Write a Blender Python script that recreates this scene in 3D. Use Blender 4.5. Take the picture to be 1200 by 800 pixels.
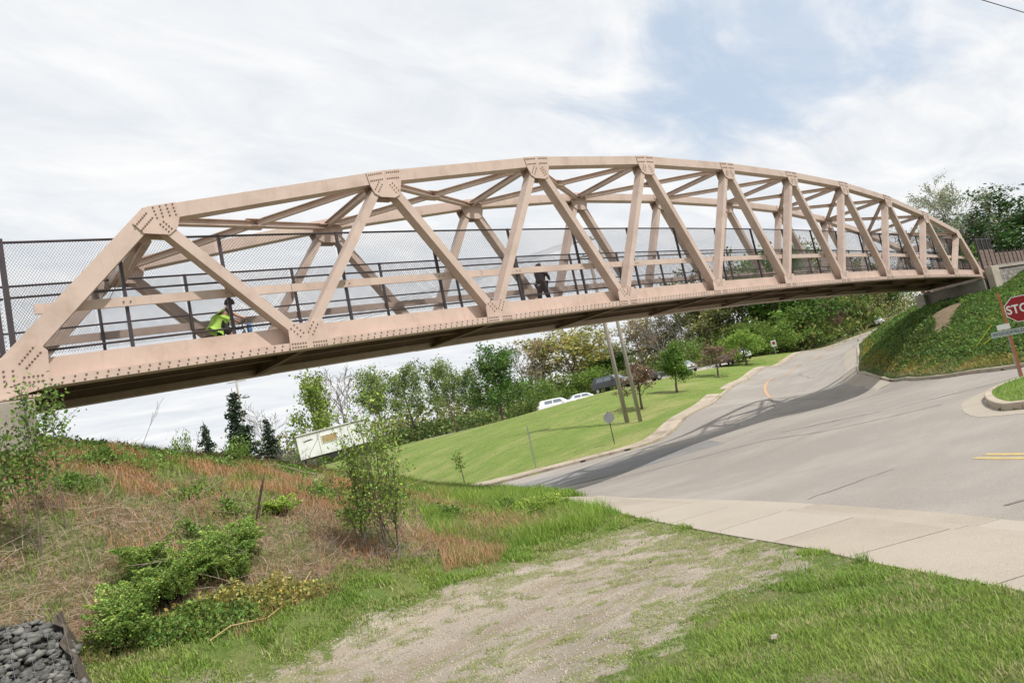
import bpy, math, random
import numpy as np
from mathutils import Vector, Matrix, Quaternion
for o in list(bpy.data.objects): bpy.data.objects.remove(o)
S = bpy.context.scene
COL = S.collection
R = math.radians
# ---------------------------------------------------------------- camera
cam_d = bpy.data.cameras.new('camera'); cam = bpy.data.objects.new('camera', cam_d); COL.objects.link(cam)
cr, cu, cf = Vector((0.75730015,-0.61901142,-0.2081378)), Vector((0.09428987,-0.21173152,0.97276882)), Vector((0.64622434,0.75630326,0.1019778))
M3 = Matrix((cr, cu, -cf)).transposed()
cam.matrix_world = Matrix.Translation((0,0,0)) @ M3.to_4x4()
cam_d.sensor_width = 36; cam_d.lens = 36*780.49/1200
cam_d.clip_start = .05; cam_d.clip_end = 3000
S.camera = cam
S.render.resolution_x, S.render.resolution_y = 1024, 682
# ---------------------------------------------------------------- light
SUN = Vector((.20,-.59,1.0)).normalized()
elev = math.asin(SUN.z); az = math.atan2(SUN.x, SUN.y)
sun_d = bpy.data.lights.new('sun','SUN'); sun_d.energy = 4.5; sun_d.angle = R(1.1); sun_d.color = (1,.955,.89)
sun = bpy.data.objects.new('sun', sun_d); COL.objects.link(sun)
sun.rotation_euler = SUN.to_track_quat('Z','Y').to_euler()
S.view_settings.view_transform = 'Standard'; S.view_settings.look = 'None'
S.view_settings.exposure = 0.0; S.view_settings.gamma = 1; S.view_settings.use_curve_mapping = False
W = bpy.data.worlds.new('World'); S.world = W; W.use_nodes = True
nt = W.node_tree; N = nt.nodes; LK = nt.links; N.clear()
def nd(tree, t, **kw):
    n = tree.nodes.new(t)
    for k, v in kw.items():
        if k in n.inputs: n.inputs[k].default_value = v
        else: setattr(n, k, v)
    return n
def mth(tree, op, a, b=None, c=None):
    n = tree.nodes.new('ShaderNodeMath'); n.operation = op
    for i, v in enumerate((a, b, c)):
        if v is None: continue
        if isinstance(v, (int, float)): n.inputs[i].default_value = v
        else: tree.links.new(v, n.inputs[i])
    return n.outputs[0]
sky = nd(nt,'ShaderNodeTexSky'); sky.sky_type = 'NISHITA'; sky.sun_disc = False
sky.sun_elevation = elev; sky.sun_rotation = az; sky.air_density = 1.0; sky.dust_density = 1.6; sky.ozone_density = 1.0
tc = nd(nt,'ShaderNodeTexCoord'); sep = nd(nt,'ShaderNodeSeparateXYZ'); LK.new(tc.outputs['Generated'], sep.inputs[0])
zz = mth(nt,'ADD', mth(nt,'MAXIMUM', sep.outputs[2], 0.0), .16)
comb = nd(nt,'ShaderNodeCombineXYZ')
LK.new(mth(nt,'DIVIDE', sep.outputs[0], zz), comb.inputs[0]); LK.new(mth(nt,'DIVIDE', sep.outputs[1], zz), comb.inputs[1])
mp = nd(nt,'ShaderNodeMapping'); LK.new(comb.outputs[0], mp.inputs[0]); mp.inputs['Rotation'].default_value = (0,0,R(-28)); mp.inputs['Scale'].default_value = (1.0,2.1,1); mp.inputs['Location'].default_value = (CLOUD_X if 'CLOUD_X' in globals() else 3.1, 1.7, 0)
n1 = nd(nt,'ShaderNodeTexNoise', Scale=.62, Detail=9.0, Roughness=.56, Distortion=.35); LK.new(mp.outputs[0], n1.inputs['Vector'])
n2 = nd(nt,'ShaderNodeTexNoise', Scale=2.3, Detail=8.0, Roughness=.6, Distortion=.5); LK.new(mp.outputs[0], n2.inputs['Vector'])
# the break in the overcast lies over the bridge, towards the right
def lobe(d, width):
    v = Vector(d).normalized()
    dot = nd(nt,'ShaderNodeVectorMath', operation='DOT_PRODUCT'); dot.inputs[1].default_value = v
    nrm = nd(nt,'ShaderNodeVectorMath', operation='NORMALIZE'); LK.new(tc.outputs['Generated'], nrm.inputs[0]); LK.new(nrm.outputs[0], dot.inputs[0])
    m = nd(nt,'ShaderNodeMapRange', interpolation_type='SMOOTHSTEP'); LK.new(dot.outputs['Value'], m.inputs['Value'])
    m.inputs['From Min'].default_value = math.cos(width); m.inputs['From Max'].default_value = 1
    return m.outputs[0]
LOBES = [((.745,.545,.385),.085,.75), ((.800,.455,.375),.09,1.0), ((.855,.360,.360),.085,1.0), ((.893,.270,.362),.07,.95), ((.925,.195,.335),.06,.8), ((.590,.665,.455),.06,.45), ((.95,-.1,.4),.2,.5), ((-.5,-.6,.6),.4,.7), ((.1,-.9,.5),.35,.6), ((-.7,.3,.6),.3,.5)]
br = None
for d, w_, k in LOBES:
    v = mth(nt,'MULTIPLY', lobe(d, w_*2.0), k); br = v if br is None else mth(nt,'MAXIMUM', br, v)
mixn = mth(nt,'ADD', mth(nt,'MULTIPLY', n1.outputs['Fac'], .55), mth(nt,'MULTIPLY', n2.outputs['Fac'], .45))
cov = mth(nt,'SUBTRACT', mth(nt,'ADD', mixn, .30), mth(nt,'MULTIPLY', br, .46))
mr = nd(nt,'ShaderNodeMapRange', interpolation_type='SMOOTHSTEP'); LK.new(cov, mr.inputs['Value']); mr.inputs['From Min'].default_value = .29; mr.inputs['From Max'].default_value = .56
# cloud brightness: thin parts bright, thick parts greyer
tone = nd(nt,'ShaderNodeMapRange'); LK.new(n2.outputs['Fac'], tone.inputs['Value']); tone.inputs['From Min'].default_value = .3; tone.inputs['From Max'].default_value = .7
rmp = nd(nt,'ShaderNodeMixRGB'); LK.new(tone.outputs[0], rmp.inputs[0]); rmp.inputs[1].default_value = (.77,.815,.87,1); rmp.inputs[2].default_value = (1.0,1.0,1.0,1)
skm = nd(nt,'ShaderNodeMixRGB', blend_type='MULTIPLY'); skm.inputs[0].default_value = 1; LK.new(sky.outputs[0], skm.inputs[1]); skm.inputs[2].default_value = (.1,.1,.1,1)
thin = nd(nt,'ShaderNodeMixRGB'); thin.inputs[0].default_value = .72; LK.new(skm.outputs[0], thin.inputs[1]); thin.inputs[2].default_value = (.70,.82,.98,1)
fin = nd(nt,'ShaderNodeMixRGB'); LK.new(mr.outputs[0], fin.inputs[0]); LK.new(thin.outputs[0], fin.inputs[1]); LK.new(rmp.outputs[0], fin.inputs[2])
bg = nd(nt,'ShaderNodeBackground'); LK.new(fin.outputs[0], bg.inputs[0]); bg.inputs[1].default_value = 1.0
wo = nd(nt,'ShaderNodeOutputWorld'); LK.new(bg.outputs[0], wo.inputs[0])
# ---------------------------------------------------------------- helpers
rng = np.random.default_rng(7); random.seed(7)
ORG = {}
def origin(o): return ORG.get(o.name, Vector((0,0,0))) if o else Vector((0,0,0))
def mesh_np(name, V, F):
    """V (n,3), F (m,k) array of equal-sided faces, or list of arrays of different k"""
    me = bpy.data.meshes.new(name); V = np.asarray(V, np.float32)
    Fs = [np.asarray(f, np.int32) for f in (F if isinstance(F, list) else [F]) if len(f)]
    me.vertices.add(len(V)); me.vertices.foreach_set('co', V.ravel())
    nl = sum(f.size for f in Fs); npol = sum(len(f) for f in Fs)
    me.loops.add(nl); me.polygons.add(npol)
    me.loops.foreach_set('vertex_index', np.concatenate([f.ravel() for f in Fs]))
    tot = np.concatenate([np.full(len(f), f.shape[1], np.int32) for f in Fs]); st = np.r_[0, np.cumsum(tot)[:-1]].astype(np.int32)
    me.polygons.foreach_set('loop_start', st); me.polygons.foreach_set('loop_total', tot)
    me.update(calc_edges=True); return me
def vcol(me, name, arr):
    a = me.color_attributes.new(name, 'FLOAT_COLOR', 'POINT'); c = np.ones((len(me.vertices),4), np.float32); arr = np.asarray(arr)
    if arr.ndim == 1: c[:,:3] = arr[:,None]
    else: c[:,:arr.shape[1]] = arr
    a.data.foreach_set('color', c.ravel())
def link(name, me, m, parent=None, smooth=False, loc=None):
    o = bpy.data.objects.new(name, me); COL.objects.link(o)
    if m is not None and (len(me.materials) == 0): me.materials.append(m)
    if smooth: me.polygons.foreach_set('use_smooth', np.ones(len(me.polygons), bool))
    if parent: o.parent = parent
    if loc is not None: o.location = loc
    return o
def tag(o, label=None, cat=None, group=None, kind=None):
    if label: o['label'] = label
    if cat: o['category'] = cat
    if group: o['group'] = group
    if kind: o['kind'] = kind
    return o
def thing(name, label, cat, loc=(0,0,0), rz=0, group=None):
    o = bpy.data.objects.new(name, None); COL.objects.link(o); o.empty_display_size = .3
    o.location = loc; o.rotation_euler = (0,0,rz); ORG[o.name] = Vector(loc)
    return tag(o, label, cat, group)
class MB:
    """collects shapes as vertices and faces; build() links ONE mesh object"""
    def __init__(s): s.v = []; s.f = []
    def add(s, vs, fs):
        n = len(s.v); s.v += [tuple(v) for v in vs]; s.f += [tuple(i+n for i in f) for f in fs]; return s
    def box(s, c, d, rot=None):
        c = Vector(c); h = Vector(d)/2
        vs = [Vector((x*h.x,y*h.y,z*h.z)) for x in (-1,1) for y in (-1,1) for z in (-1,1)]
        if rot is not None: vs = [rot @ v for v in vs]
        return s.add([v+c for v in vs], [(0,1,3,2),(4,6,7,5),(0,4,5,1),(2,3,7,6),(0,2,6,4),(1,5,7,3)])
    def prism(s, p0, p1, prof, side):
        """extrude a 2-D profile (list of (a,b)) from p0 to p1; a along 'side', b along the remaining axis"""
        p0, p1 = Vector(p0), Vector(p1); t = (p1-p0).normalized(); a = Vector(side); a = (a-t*a.dot(t)).normalized(); b = t.cross(a)
        n = len(prof); vs = [p+a*u+b*w for p in (p0,p1) for u, w in prof]
        fs = [tuple(range(n-1,-1,-1)), tuple(range(n,2*n))]+[(i,(i+1)%n,n+(i+1)%n,n+i) for i in range(n)]
        return s.add(vs, fs)
    def beam(s, p0, p1, w, h, side=(0,1,0)):
        return s.prism(p0, p1, [(-w/2,-h/2),(w/2,-h/2),(w/2,h/2),(-w/2,h/2)], side)
    def ibeam(s, p0, p1, w, h, t=.02, side=(0,1,0)):
        a, b = w/2, h/2
        return s.prism(p0, p1, [(-a,-b),(a,-b),(a,-b+t),(t/2,-b+t),(t/2,b-t),(a,b-t),(a,b),(-a,b),(-a,b-t),(-t/2,b-t),(-t/2,-b+t),(-a,-b+t)], side)
    def tube(s, pts, rad, n=8, cap=True):
        pts = [Vector(p) for p in pts]; rads = rad if hasattr(rad,'__len__') else [rad]*len(pts); rings = []; ref = None
        for i, p in enumerate(pts):
            t = (pts[min(i+1,len(pts)-1)]-pts[max(i-1,0)]).normalized()
            if ref is None: ref = t.orthogonal().normalized()
            ref = (ref-t*ref.dot(t)).normalized(); b = t.cross(ref)
            rings.append([p+(ref*math.cos(2*math.pi*k/n)+b*math.sin(2*math.pi*k/n))*rads[i] for k in range(n)])
        vs = [v for r_ in rings for v in r_]
        fs = [(i*n+k, i*n+(k+1)%n, (i+1)*n+(k+1)%n, (i+1)*n+k) for i in range(len(pts)-1) for k in range(n)]
        if cap: fs += [tuple(range(n-1,-1,-1)), tuple((len(pts)-1)*n+k for k in range(n))]
        return s.add(vs, fs)
    def plate(s, poly, y0, y1):
        """polygon in XZ, from y0 to y1"""
        n = len(poly); vs = [(x,y0,z) for x, z in poly]+[(x,y1,z) for x, z in poly]
        return s.add(vs, [tuple(range(n)), tuple(range(2*n-1,n-1,-1))]+[(i,n+i,n+(i+1)%n,(i+1)%n) for i in range(n)])
    def lathe(s, prof, c=(0,0,0), n=16, axis='z'):
        c = Vector(c); vs = []
        for r_, h in prof:
            for k in range(n):
                a = 2*math.pi*k/n; v = Vector((r_*math.cos(a), r_*math.sin(a), h))
                if axis == 'y': v = Vector((v.x, v.z, v.y))
                if axis == 'x': v = Vector((v.z, v.x, v.y))
                vs.append(v+c)
        m = len(prof); fs = [(i*n+k, i*n+(k+1)%n, (i+1)*n+(k+1)%n, (i+1)*n+k) for i in range(m-1) for k in range(n)]
        fs += [tuple(range(n-1,-1,-1)), tuple((m-1)*n+k for k in range(n))]
        return s.add(vs, fs)
    def mesh(s, name, off=(0,0,0)):
        me = bpy.data.meshes.new(name); o = Vector(off)
        me.from_pydata([Vector(v)-o for v in s.v], [], s.f); me.update(); return me
    def build(s, name, m, parent=None, smooth=False, bevel=0):
        o = link(name, s.mesh(name, origin(parent)), m, parent, smooth)
        if parent: ORG[o.name] = origin(parent)
        import bmesh
        bm = bmesh.new(); bm.from_mesh(o.data); bmesh.ops.recalc_face_normals(bm, faces=bm.faces); bm.to_mesh(o.data); bm.free()
        if bevel:
            b = o.modifiers.new('edge','BEVEL'); b.width = bevel; b.segments = 2; b.limit_method = 'ANGLE'
        return o
def dup(o, parent=None, loc=None):
    c = o.copy(); COL.objects.link(c)
    if parent: c.parent = parent
    if loc is not None: c.location = loc
    return c
def dup_tree(o, parent=None):
    c = o.copy(); COL.objects.link(c); c.parent = parent
    for ch in list(o.children): dup_tree(ch, c)
    return c
# ---------------------------------------------------------------- materials
def mat(name, col, rough=.6, col2=None, scale=3., detail=6., bump=0., bscale=None, metal=0., attr=None, spec=.5, stretch=None, contrast=(.35,.65), dirt=None, dirt_scale=.7, dirt_amt=.5, coord='Object', rand=0., clear=0., streak=0.):
    m = bpy.data.materials.new(name); m.use_nodes = True; t = m.node_tree; b = t.nodes['Principled BSDF']
    b.inputs['Roughness'].default_value = rough; b.inputs['Metallic'].default_value = metal; b.inputs['Specular IOR Level'].default_value = spec
    if clear: b.inputs['Coat Weight'].default_value = clear
    tcn = t.nodes.new('ShaderNodeTexCoord'); vec = tcn.outputs[coord]
    if stretch:
        mp_ = t.nodes.new('ShaderNodeMapping'); mp_.inputs['Scale'].default_value = stretch; t.links.new(vec, mp_.inputs[0]); vec = mp_.outputs[0]
    out = None
    if col2 is not None:
        n = nd(t,'ShaderNodeTexNoise', Scale=scale, Detail=detail, Roughness=.6); t.links.new(vec, n.inputs['Vector'])
        r_ = nd(t,'ShaderNodeMapRange'); t.links.new(n.outputs['Fac'], r_.inputs['Value']); r_.inputs['From Min'].default_value, r_.inputs['From Max'].default_value = contrast
        mx = nd(t,'ShaderNodeMixRGB'); t.links.new(r_.outputs[0], mx.inputs[0]); mx.inputs[1].default_value = (*col,1); mx.inputs[2].default_value = (*col2,1); out = mx.outputs[0]
    else:
        rgb = nd(t,'ShaderNodeRGB'); rgb.outputs[0].default_value = (*col,1); out = rgb.outputs[0]
    if dirt is not None:
        n = nd(t,'ShaderNodeTexNoise', Scale=dirt_scale, Detail=8., Roughness=.65); t.links.new(tcn.outputs[coord], n.inputs['Vector'])
        r_ = nd(t,'ShaderNodeMapRange'); t.links.new(n.outputs['Fac'], r_.inputs['Value']); r_.inputs['From Min'].default_value, r_.inputs['From Max'].default_value = .5,.72; r_.inputs['To Max'].default_value = dirt_amt
        mx = nd(t,'ShaderNodeMixRGB'); t.links.new(r_.outputs[0], mx.inputs[0]); t.links.new(out, mx.inputs[1]); mx.inputs[2].default_value = (*dirt,1); out = mx.outputs[0]
    if streak:
        mq = t.nodes.new('ShaderNodeMapping'); mq.inputs['Scale'].default_value = (7,7,.7); t.links.new(tcn.outputs[coord], mq.inputs[0])
        n = nd(t,'ShaderNodeTexNoise', Scale=1.0, Detail=7., Roughness=.7); t.links.new(mq.outputs[0], n.inputs['Vector'])
        r_ = nd(t,'ShaderNodeMapRange'); t.links.new(n.outputs['Fac'], r_.inputs['Value']); r_.inputs['From Min'].default_value, r_.inputs['From Max'].default_value = .54,.74; r_.inputs['To Max'].default_value = streak
        mx = nd(t,'ShaderNodeMixRGB'); t.links.new(r_.outputs[0], mx.inputs[0]); t.links.new(out, mx.inputs[1]); mx.inputs[2].default_value = (col[0]*.55,col[1]*.46,col[2]*.40,1); out = mx.outputs[0]
    if attr:
        a = nd(t,'ShaderNodeVertexColor'); a.layer_name = attr
        mx = nd(t,'ShaderNodeMixRGB', blend_type='MULTIPLY'); mx.inputs[0].default_value = 1; t.links.new(out, mx.inputs[1]); t.links.new(a.outputs[0], mx.inputs[2]); out = mx.outputs[0]
    if rand:
        oi = nd(t,'ShaderNodeObjectInfo'); hs = nd(t,'ShaderNodeHueSaturation'); t.links.new(out, hs.inputs['Color'])
        t.links.new(mth(t,'ADD', mth(t,'MULTIPLY', oi.outputs['Random'], rand), 1-rand/2), hs.inputs['Value']); out = hs.outputs[0]
    t.links.new(out, b.inputs['Base Color'])
    if bump:
        n = nd(t,'ShaderNodeTexNoise', Scale=bscale or scale*4, Detail=8., Roughness=.65); t.links.new(vec, n.inputs['Vector'])
        bp = nd(t,'ShaderNodeBump', Strength=bump, Distance=.02); t.links.new(n.outputs['Fac'], bp.inputs['Height']); t.links.new(bp.outputs[0], b.inputs['Normal'])
    return m
def leaf_mat(name, col, col2=None, trans=.35, rough=.55, rand=.15):
    m = mat(name, col, rough, col2=col2, scale=.6, detail=3., attr='tint', rand=rand, spec=.25); t = m.node_tree
    b = t.nodes['Principled BSDF']; src = b.inputs['Base Color'].links[0].from_socket
    tr = nd(t,'ShaderNodeBsdfTranslucent'); t.links.new(src, tr.inputs[0]); ms = nd(t,'ShaderNodeMixShader'); ms.inputs[0].default_value = trans
    o = t.nodes['Material Output']; t.links.new(b.outputs[0], ms.inputs[1]); t.links.new(tr.outputs[0], ms.inputs[2]); t.links.new(ms.outputs[0], o.inputs[0]); return m
M = {}
M['steel'] = mat('tan_steel_paint', (.55,.43,.368), .5, (.49,.38,.322), scale=1.2, bump=.04, bscale=14, dirt=(.30,.21,.16), dirt_scale=1.1, dirt_amt=.5, streak=.35, spec=.4)
M['plate'] = mat('pink_tan_plate_paint', (.56,.43,.367), .5, (.50,.38,.32), scale=1.6, dirt=(.31,.20,.15), dirt_scale=1.3, dirt_amt=.45, streak=.4, spec=.4)
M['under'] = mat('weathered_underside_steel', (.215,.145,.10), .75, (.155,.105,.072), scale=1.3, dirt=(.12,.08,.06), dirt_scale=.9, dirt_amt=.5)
M['bolt'] = mat('bolt_steel', (.30,.20,.155), .55, (.22,.145,.11), scale=9)
M['fence'] = mat('dark_fence_paint', (.050,.036,.042), .42, (.035,.026,.030), scale=3)
M['wire'] = mat('dark_vinyl_wire', (.055,.045,.05), .5)
M['conc'] = mat('pale_concrete', (.42,.37,.30), .9, (.34,.30,.245), scale=1.5, bump=.25, bscale=30, dirt=(.2,.175,.14), dirt_scale=.9, dirt_amt=.6)
M['conc_old'] = mat('stained_concrete', (.36,.32,.27), .9, (.25,.225,.19), scale=1.1, bump=.3, bscale=25, dirt=(.12,.11,.095), dirt_scale=.7, dirt_amt=.7)
M['kerb'] = mat('kerb_concrete', (.42,.36,.285), .9, (.33,.275,.215), scale=1.0, bump=.2, bscale=30, dirt=(.19,.15,.11), dirt_scale=.5, dirt_amt=.7)
M['bark'] = mat('grey_brown_bark', (.16,.125,.095), .9, (.095,.075,.06), scale=2.5, bump=.4, stretch=(3,3,.6))
M['bark_grey'] = mat('pale_grey_bark', (.24,.215,.19), .9, (.15,.13,.115), scale=2.5, bump=.3, stretch=(3,3,.6))
M['pole'] = mat('weathered_pole_wood', (.40,.36,.315), .9, (.27,.24,.205), scale=2.2, bump=.3, stretch=(5,5,.35))
M['galv'] = mat('galvanised_steel', (.32,.33,.34), .45, (.24,.25,.26), scale=6, metal=.5)
M['rust'] = mat('rusty_orange_post', (.50,.17,.06), .7, (.36,.12,.05), scale=5, dirt=(.2,.08,.04), dirt_scale=4, dirt_amt=.6)
M['black'] = mat('black_rubber', (.02,.02,.022), .6)
M['red_sign'] = mat('red_sign_sheeting', (.30,.006,.014), .65, (.26,.006,.012), scale=4)
M['white_sign'] = mat('white_sign_sheeting', (.78,.76,.76), .35, (.7,.69,.69), scale=5)
# ---------------------------------------------------------------- terrain: heights of the place (metres, camera eye at 0,0,0)
def road_plane(y): return -1.8 - .068*y
RIGHT_KERB = [(27.5,-60),(27.5,-15),(27.5,0),(28.2,4.5),(29.3,7.2),(31.2,9.2),(33.4,10.9),(36.6,13.1),(39.5,14.8),(41.6,16.2),(43.6,18.2),(47,20.2),(53,22.6),(61,25.6),(69.5,28.6),(85,33.2),(104,37.5),(141,41),(200,46),(300,50)]
LEFT_KERB = [(300,61),(200,57),(141,51.5),(104,48.3),(79,43.0),(64,38.6),(50,32.8),(42,29.4),(35.8,26.9),(33.0,26.0),(30.9,25.7),(29.0,26.2),(27.3,27.6),(25.6,29.5),(23.5,33.4),(19,45),(12,70),(4,110)]
NEAR_KERB = [(-12,110),(-4,70),(6,45),(12.5,33),(15.6,25.5),(15.2,19.5),(13.6,15.2),(12.2,12.1),(10.4,8.4),(9.05,5.7),(8.1,4.0),(7.4,2.8),(6.8,1.9),(4.6,-2),(0,-10.2),(-28,-60)]
ISLAND = [(24.2,4.2),(23.4,5.3),(22.3,5.75),(20.4,5.75),(18.6,5.3),(17.2,4.75),(16.3,4.1),(14.2,.5),(8.4,-10),(-20,-60),(20,-60),(24.2,-15)]
ROAD_POLY = RIGHT_KERB + LEFT_KERB + NEAR_KERB
def _poly_d(P, poly, closed=True):
    """distance to polyline and inside flag"""
    P = np.asarray(P, float); A = np.array(poly, float); B = np.roll(A, -1, 0)
    if not closed: A, B = A[:-1], B[:-1]
    AB = B-A; L2 = (AB**2).sum(1)+1e-12; dy_ = np.where(AB[:,1] == 0, 1e-9, AB[:,1])
    if len(P) < 400:
        ap = P[:,None]-A[None]; t = np.clip((ap*AB[None]).sum(-1)/L2, 0, 1)
        best = np.sqrt(((ap-t[...,None]*AB[None])**2).sum(-1).min(1)); ins = np.zeros(len(P), bool)
        if closed:
            c = (A[None,:,1] > P[:,None,1]) != (B[None,:,1] > P[:,None,1]); xx = AB[:,0]*(P[:,None,1]-A[None,:,1])/dy_+A[None,:,0]
            ins = (c & (P[:,None,0] < xx)).sum(1)%2 == 1
        return best, ins
    x = P[:,0].astype(np.float32); y = P[:,1].astype(np.float32); best = np.full(len(P), 1e18, np.float32); ins = np.zeros(len(P), bool)
    for k in range(len(A)):
        dx = x-np.float32(A[k,0]); dy = y-np.float32(A[k,1]); ax, ay = np.float32(AB[k,0]), np.float32(AB[k,1])
        t = (dx*ax+dy*ay)*np.float32(1/L2[k]); np.minimum(t, 1, out=t); np.maximum(t, 0, out=t)
        if closed:
            c = (dy < 0) != (y < np.float32(B[k,1]))
            if c.any(): j = np.flatnonzero(c); ins[j] ^= dx[j] < ax*dy[j]/np.float32(dy_[k])
        dx -= t*ax; dy -= t*ay; dx *= dx; dy *= dy; dx += dy; np.minimum(best, dx, out=best)
    return np.sqrt(best).astype(float), ins
CTRL = []
for x, y in [(6.8,1.9),(8.1,4),(10.4,8.4),(12.2,12.1),(15,19),(14,2),(20,5),(20,12),(22,18),(30,9),(30,16),(27,23),(36.6,13.1),(29.3,7.2),(33.4,10.9),(41.6,16.2),(24,0),(27,-10),(5,-6),(29,26.2),(16,24)]:
    CTRL.append((x, y, road_plane(y)))
CTRL += [(47,20.2,-2.45),(53,22.6,-2.0),(69.5,28.6,-1.4),(85,33.2,-.95),(104,37.5,-.3),(141,41,1.4),(200,46,4),
         (25.6,29.5,-3.8),(23.5,33.4,-4.1),(30.9,25.7,-3.55),(33,26,-3.4),(35.8,26.9,-2.95),(42,29.4,-2.75),(50,32.8,-2.4),(64,38.6,-1.95),(79,43,-1.5),(104,48.3,-.65),(141,51.5,1.3),(200,57,3.8),(40,22,-2.7),
         (19,45,-4.9),(12,70,-6),(12.5,33,-4.1),(6,45,-5),(-4,70,-6.2),
         # lawn, its crest and the parking lot
         (39,32.8,-2.72),(35.5,54,-1.45),(39.6,51.5,-1.2),(42,49.5,-.85),(46.7,49.4,-.5),(53,48.5,-.2),(62,46.5,-.25),(71.7,45.5,-.35),(88,49.5,0.0),(30,42,-2.9),(34,38,-2.5),
         (57,58,-1.2),(60,66,-1.6),(80,58,.1),(37,80,-1.75),(50,75,-1.3),(100,65,.5),(100,100,0),(60,120,-2),(10,100,-5),(22,75,-2.6),(140,75,2),(200,90,4),
         # right embankment
         (35,7.6,-1.55),(38.5,9.8,-1.2),(42.5,12.8,-.9),(46,16.2,-.45),(45,9,0),(50,13.6,.6),(50.5,18,.15),(55,13.8,.95),(55.3,18,.8),(57,20.4,.2),(56,10.5,1.4),(50,7,1.3),(45,3,1.0),(35,2,-.5),(62,10,2.2),(72,10,2.9),(57,0,2.8),(64,22.5,.9),(75,27,.6),(90,28,1.6),(110,30,2.5),(150,30,4.5),(200,25,5.5),(40,-15,1),(60,-30,3),
         # left mound
         (-1.2,13.6,1.2),(1,14.3,1.1),(2,14.3,.85),(3.6,15,.40),(5.7,16,-.15),(7.2,17,-.58),(9.6,18.5,-1.35),(11.6,19,-2.0),(-1,19,1.3),(-8,14,1.6),(-8,22,1.6),(3,22,0),(8,24,-2.2),(3,33,-3.6),(-10,40,-3),
         (-3,10,.45),(0,10,-.35),(3,10,-.75),(5.5,10.5,-1.3),(8.2,12,-1.8),(-3,7.6,-.95),(0,7.4,-1.55),(3,7.2,-2.0),(6.5,8,-2.2),(3,12.4,-.02),(6,13.5,-.75),(10,15.5,-1.85)]
for x, y in [(0,0),(3,0),(1.5,3),(4,4.5),(0,5),(-5,-5),(2,6),(5,6.2),(-4,4),(6,3),(8.6,6.8),(-3,0),(0,-8)]:
    d = float(_poly_d([(x,y)], NEAR_KERB, False)[0][0]); CTRL.append((x, y, road_plane(y)+.02*d))
for a in range(0, 360, 20):
    for r_, zz in ((320,1.5),(700,2)):
        CTRL.append((r_*math.cos(math.radians(a)), r_*math.sin(math.radians(a)), zz if not (200 < a < 340) else 0))
CTRL = np.array(CTRL, float)
def _phi(r2): return .5*r2*np.log(r2+1e-9)
def _fit():
    X = CTRL[:,:2]/50; n = len(X)
    K = _phi(((X[:,None]-X[None])**2).sum(-1))+np.eye(n)*2e-5
    P = np.c_[np.ones(n), X]; M = np.block([[K, P],[P.T, np.zeros((3,3))]])
    return X, np.linalg.solve(M, np.r_[CTRL[:,2], 0,0,0])
_TX, _TW = _fit()
def H(x, y):
    """terrain height, vectorised"""
    x = np.asarray(x, float); y = np.asarray(y, float); sh = x.shape
    Q = np.c_[x.ravel(), y.ravel()]/50; out = np.empty(len(Q))
    for i in range(0, len(Q), 20000):
        q = Q[i:i+20000]
        out[i:i+20000] = _phi(((q[:,None]-_TX[None])**2).sum(-1))@_TW[:-3]+_TW[-3]+q@_TW[-2:]
    return out.reshape(sh)
def Hs(x, y): return float(H(np.array([x]), np.array([y]))[0])
# ---------------------------------------------------------------- ground meshes
def ground_nodes(name, build):
    m = bpy.data.materials.new(name); m.use_nodes = True; t = m.node_tree; b = t.nodes['Principled BSDF']; b.inputs['Roughness'].default_value = .92; b.inputs['Specular IOR Level'].default_value = .25
    tcn = t.nodes.new('ShaderNodeTexCoord'); P = tcn.outputs['Object']
    def noise(scale, detail=6., rough=.6, dist=0., stretch=None):
        v = P
        if stretch:
            q = t.nodes.new('ShaderNodeMapping'); q.inputs['Scale'].default_value = stretch[:3]; q.inputs['Rotation'].default_value = (0,0,stretch[3]); t.links.new(P, q.inputs[0]); v = q.outputs[0]
        n = nd(t,'ShaderNodeTexNoise', Scale=scale, Detail=detail, Roughness=rough, Distortion=dist); t.links.new(v, n.inputs['Vector']); return n.outputs['Fac']
    def ramp(v, a, b_, lo=0., hi=1.):
        r_ = nd(t,'ShaderNodeMapRange', interpolation_type='SMOOTHSTEP'); t.links.new(v, r_.inputs['Value'])
        for k, x in (('From Min',a),('From Max',b_),('To Min',lo),('To Max',hi)): r_.inputs[k].default_value = x
        return r_.outputs[0]
    def mix(f, a, b_):
        mx = nd(t,'ShaderNodeMixRGB')
        for i, v in enumerate((f, a, b_)):
            if isinstance(v, (int,float)): mx.inputs[i].default_value = v
            elif isinstance(v, tuple): mx.inputs[i].default_value = (*v,1)
            else: t.links.new(v, mx.inputs[i])
        return mx.outputs[0]
    def attr(n):
        a = nd(t,'ShaderNodeVertexColor'); a.layer_name = n; return a.outputs[0]
    def bump(v, strength, dist):
        bp = nd(t,'ShaderNodeBump', Strength=strength, Distance=dist); t.links.new(v, bp.inputs['Height']); t.links.new(bp.outputs[0], b.inputs['Normal'])
    c = build(noise, ramp, mix, attr, bump, t)
    t.links.new(c, b.inputs['Base Color']); return m
def b_asphalt(noise, ramp, mix, attr, bump, t):
    c = mix(ramp(noise(.22,6.,.65),.38,.62), (.295,.270,.243), (.225,.205,.187))
    c = mix(ramp(noise(.9,6.,.6,0,(.25,1.6,1,R(-62))),.43,.66,0,.55), c, (.22,.195,.17))
    c = mix(ramp(noise(90.,3.,.7),.42,.62), c, mix(.5, c, (.42,.39,.35)))
    c = mix(ramp(noise(60.,2.,.5),.60,.72,0,.6), c, (.13,.12,.11))
    bump(noise(70.,4.,.7), .5, .01); return c
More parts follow.
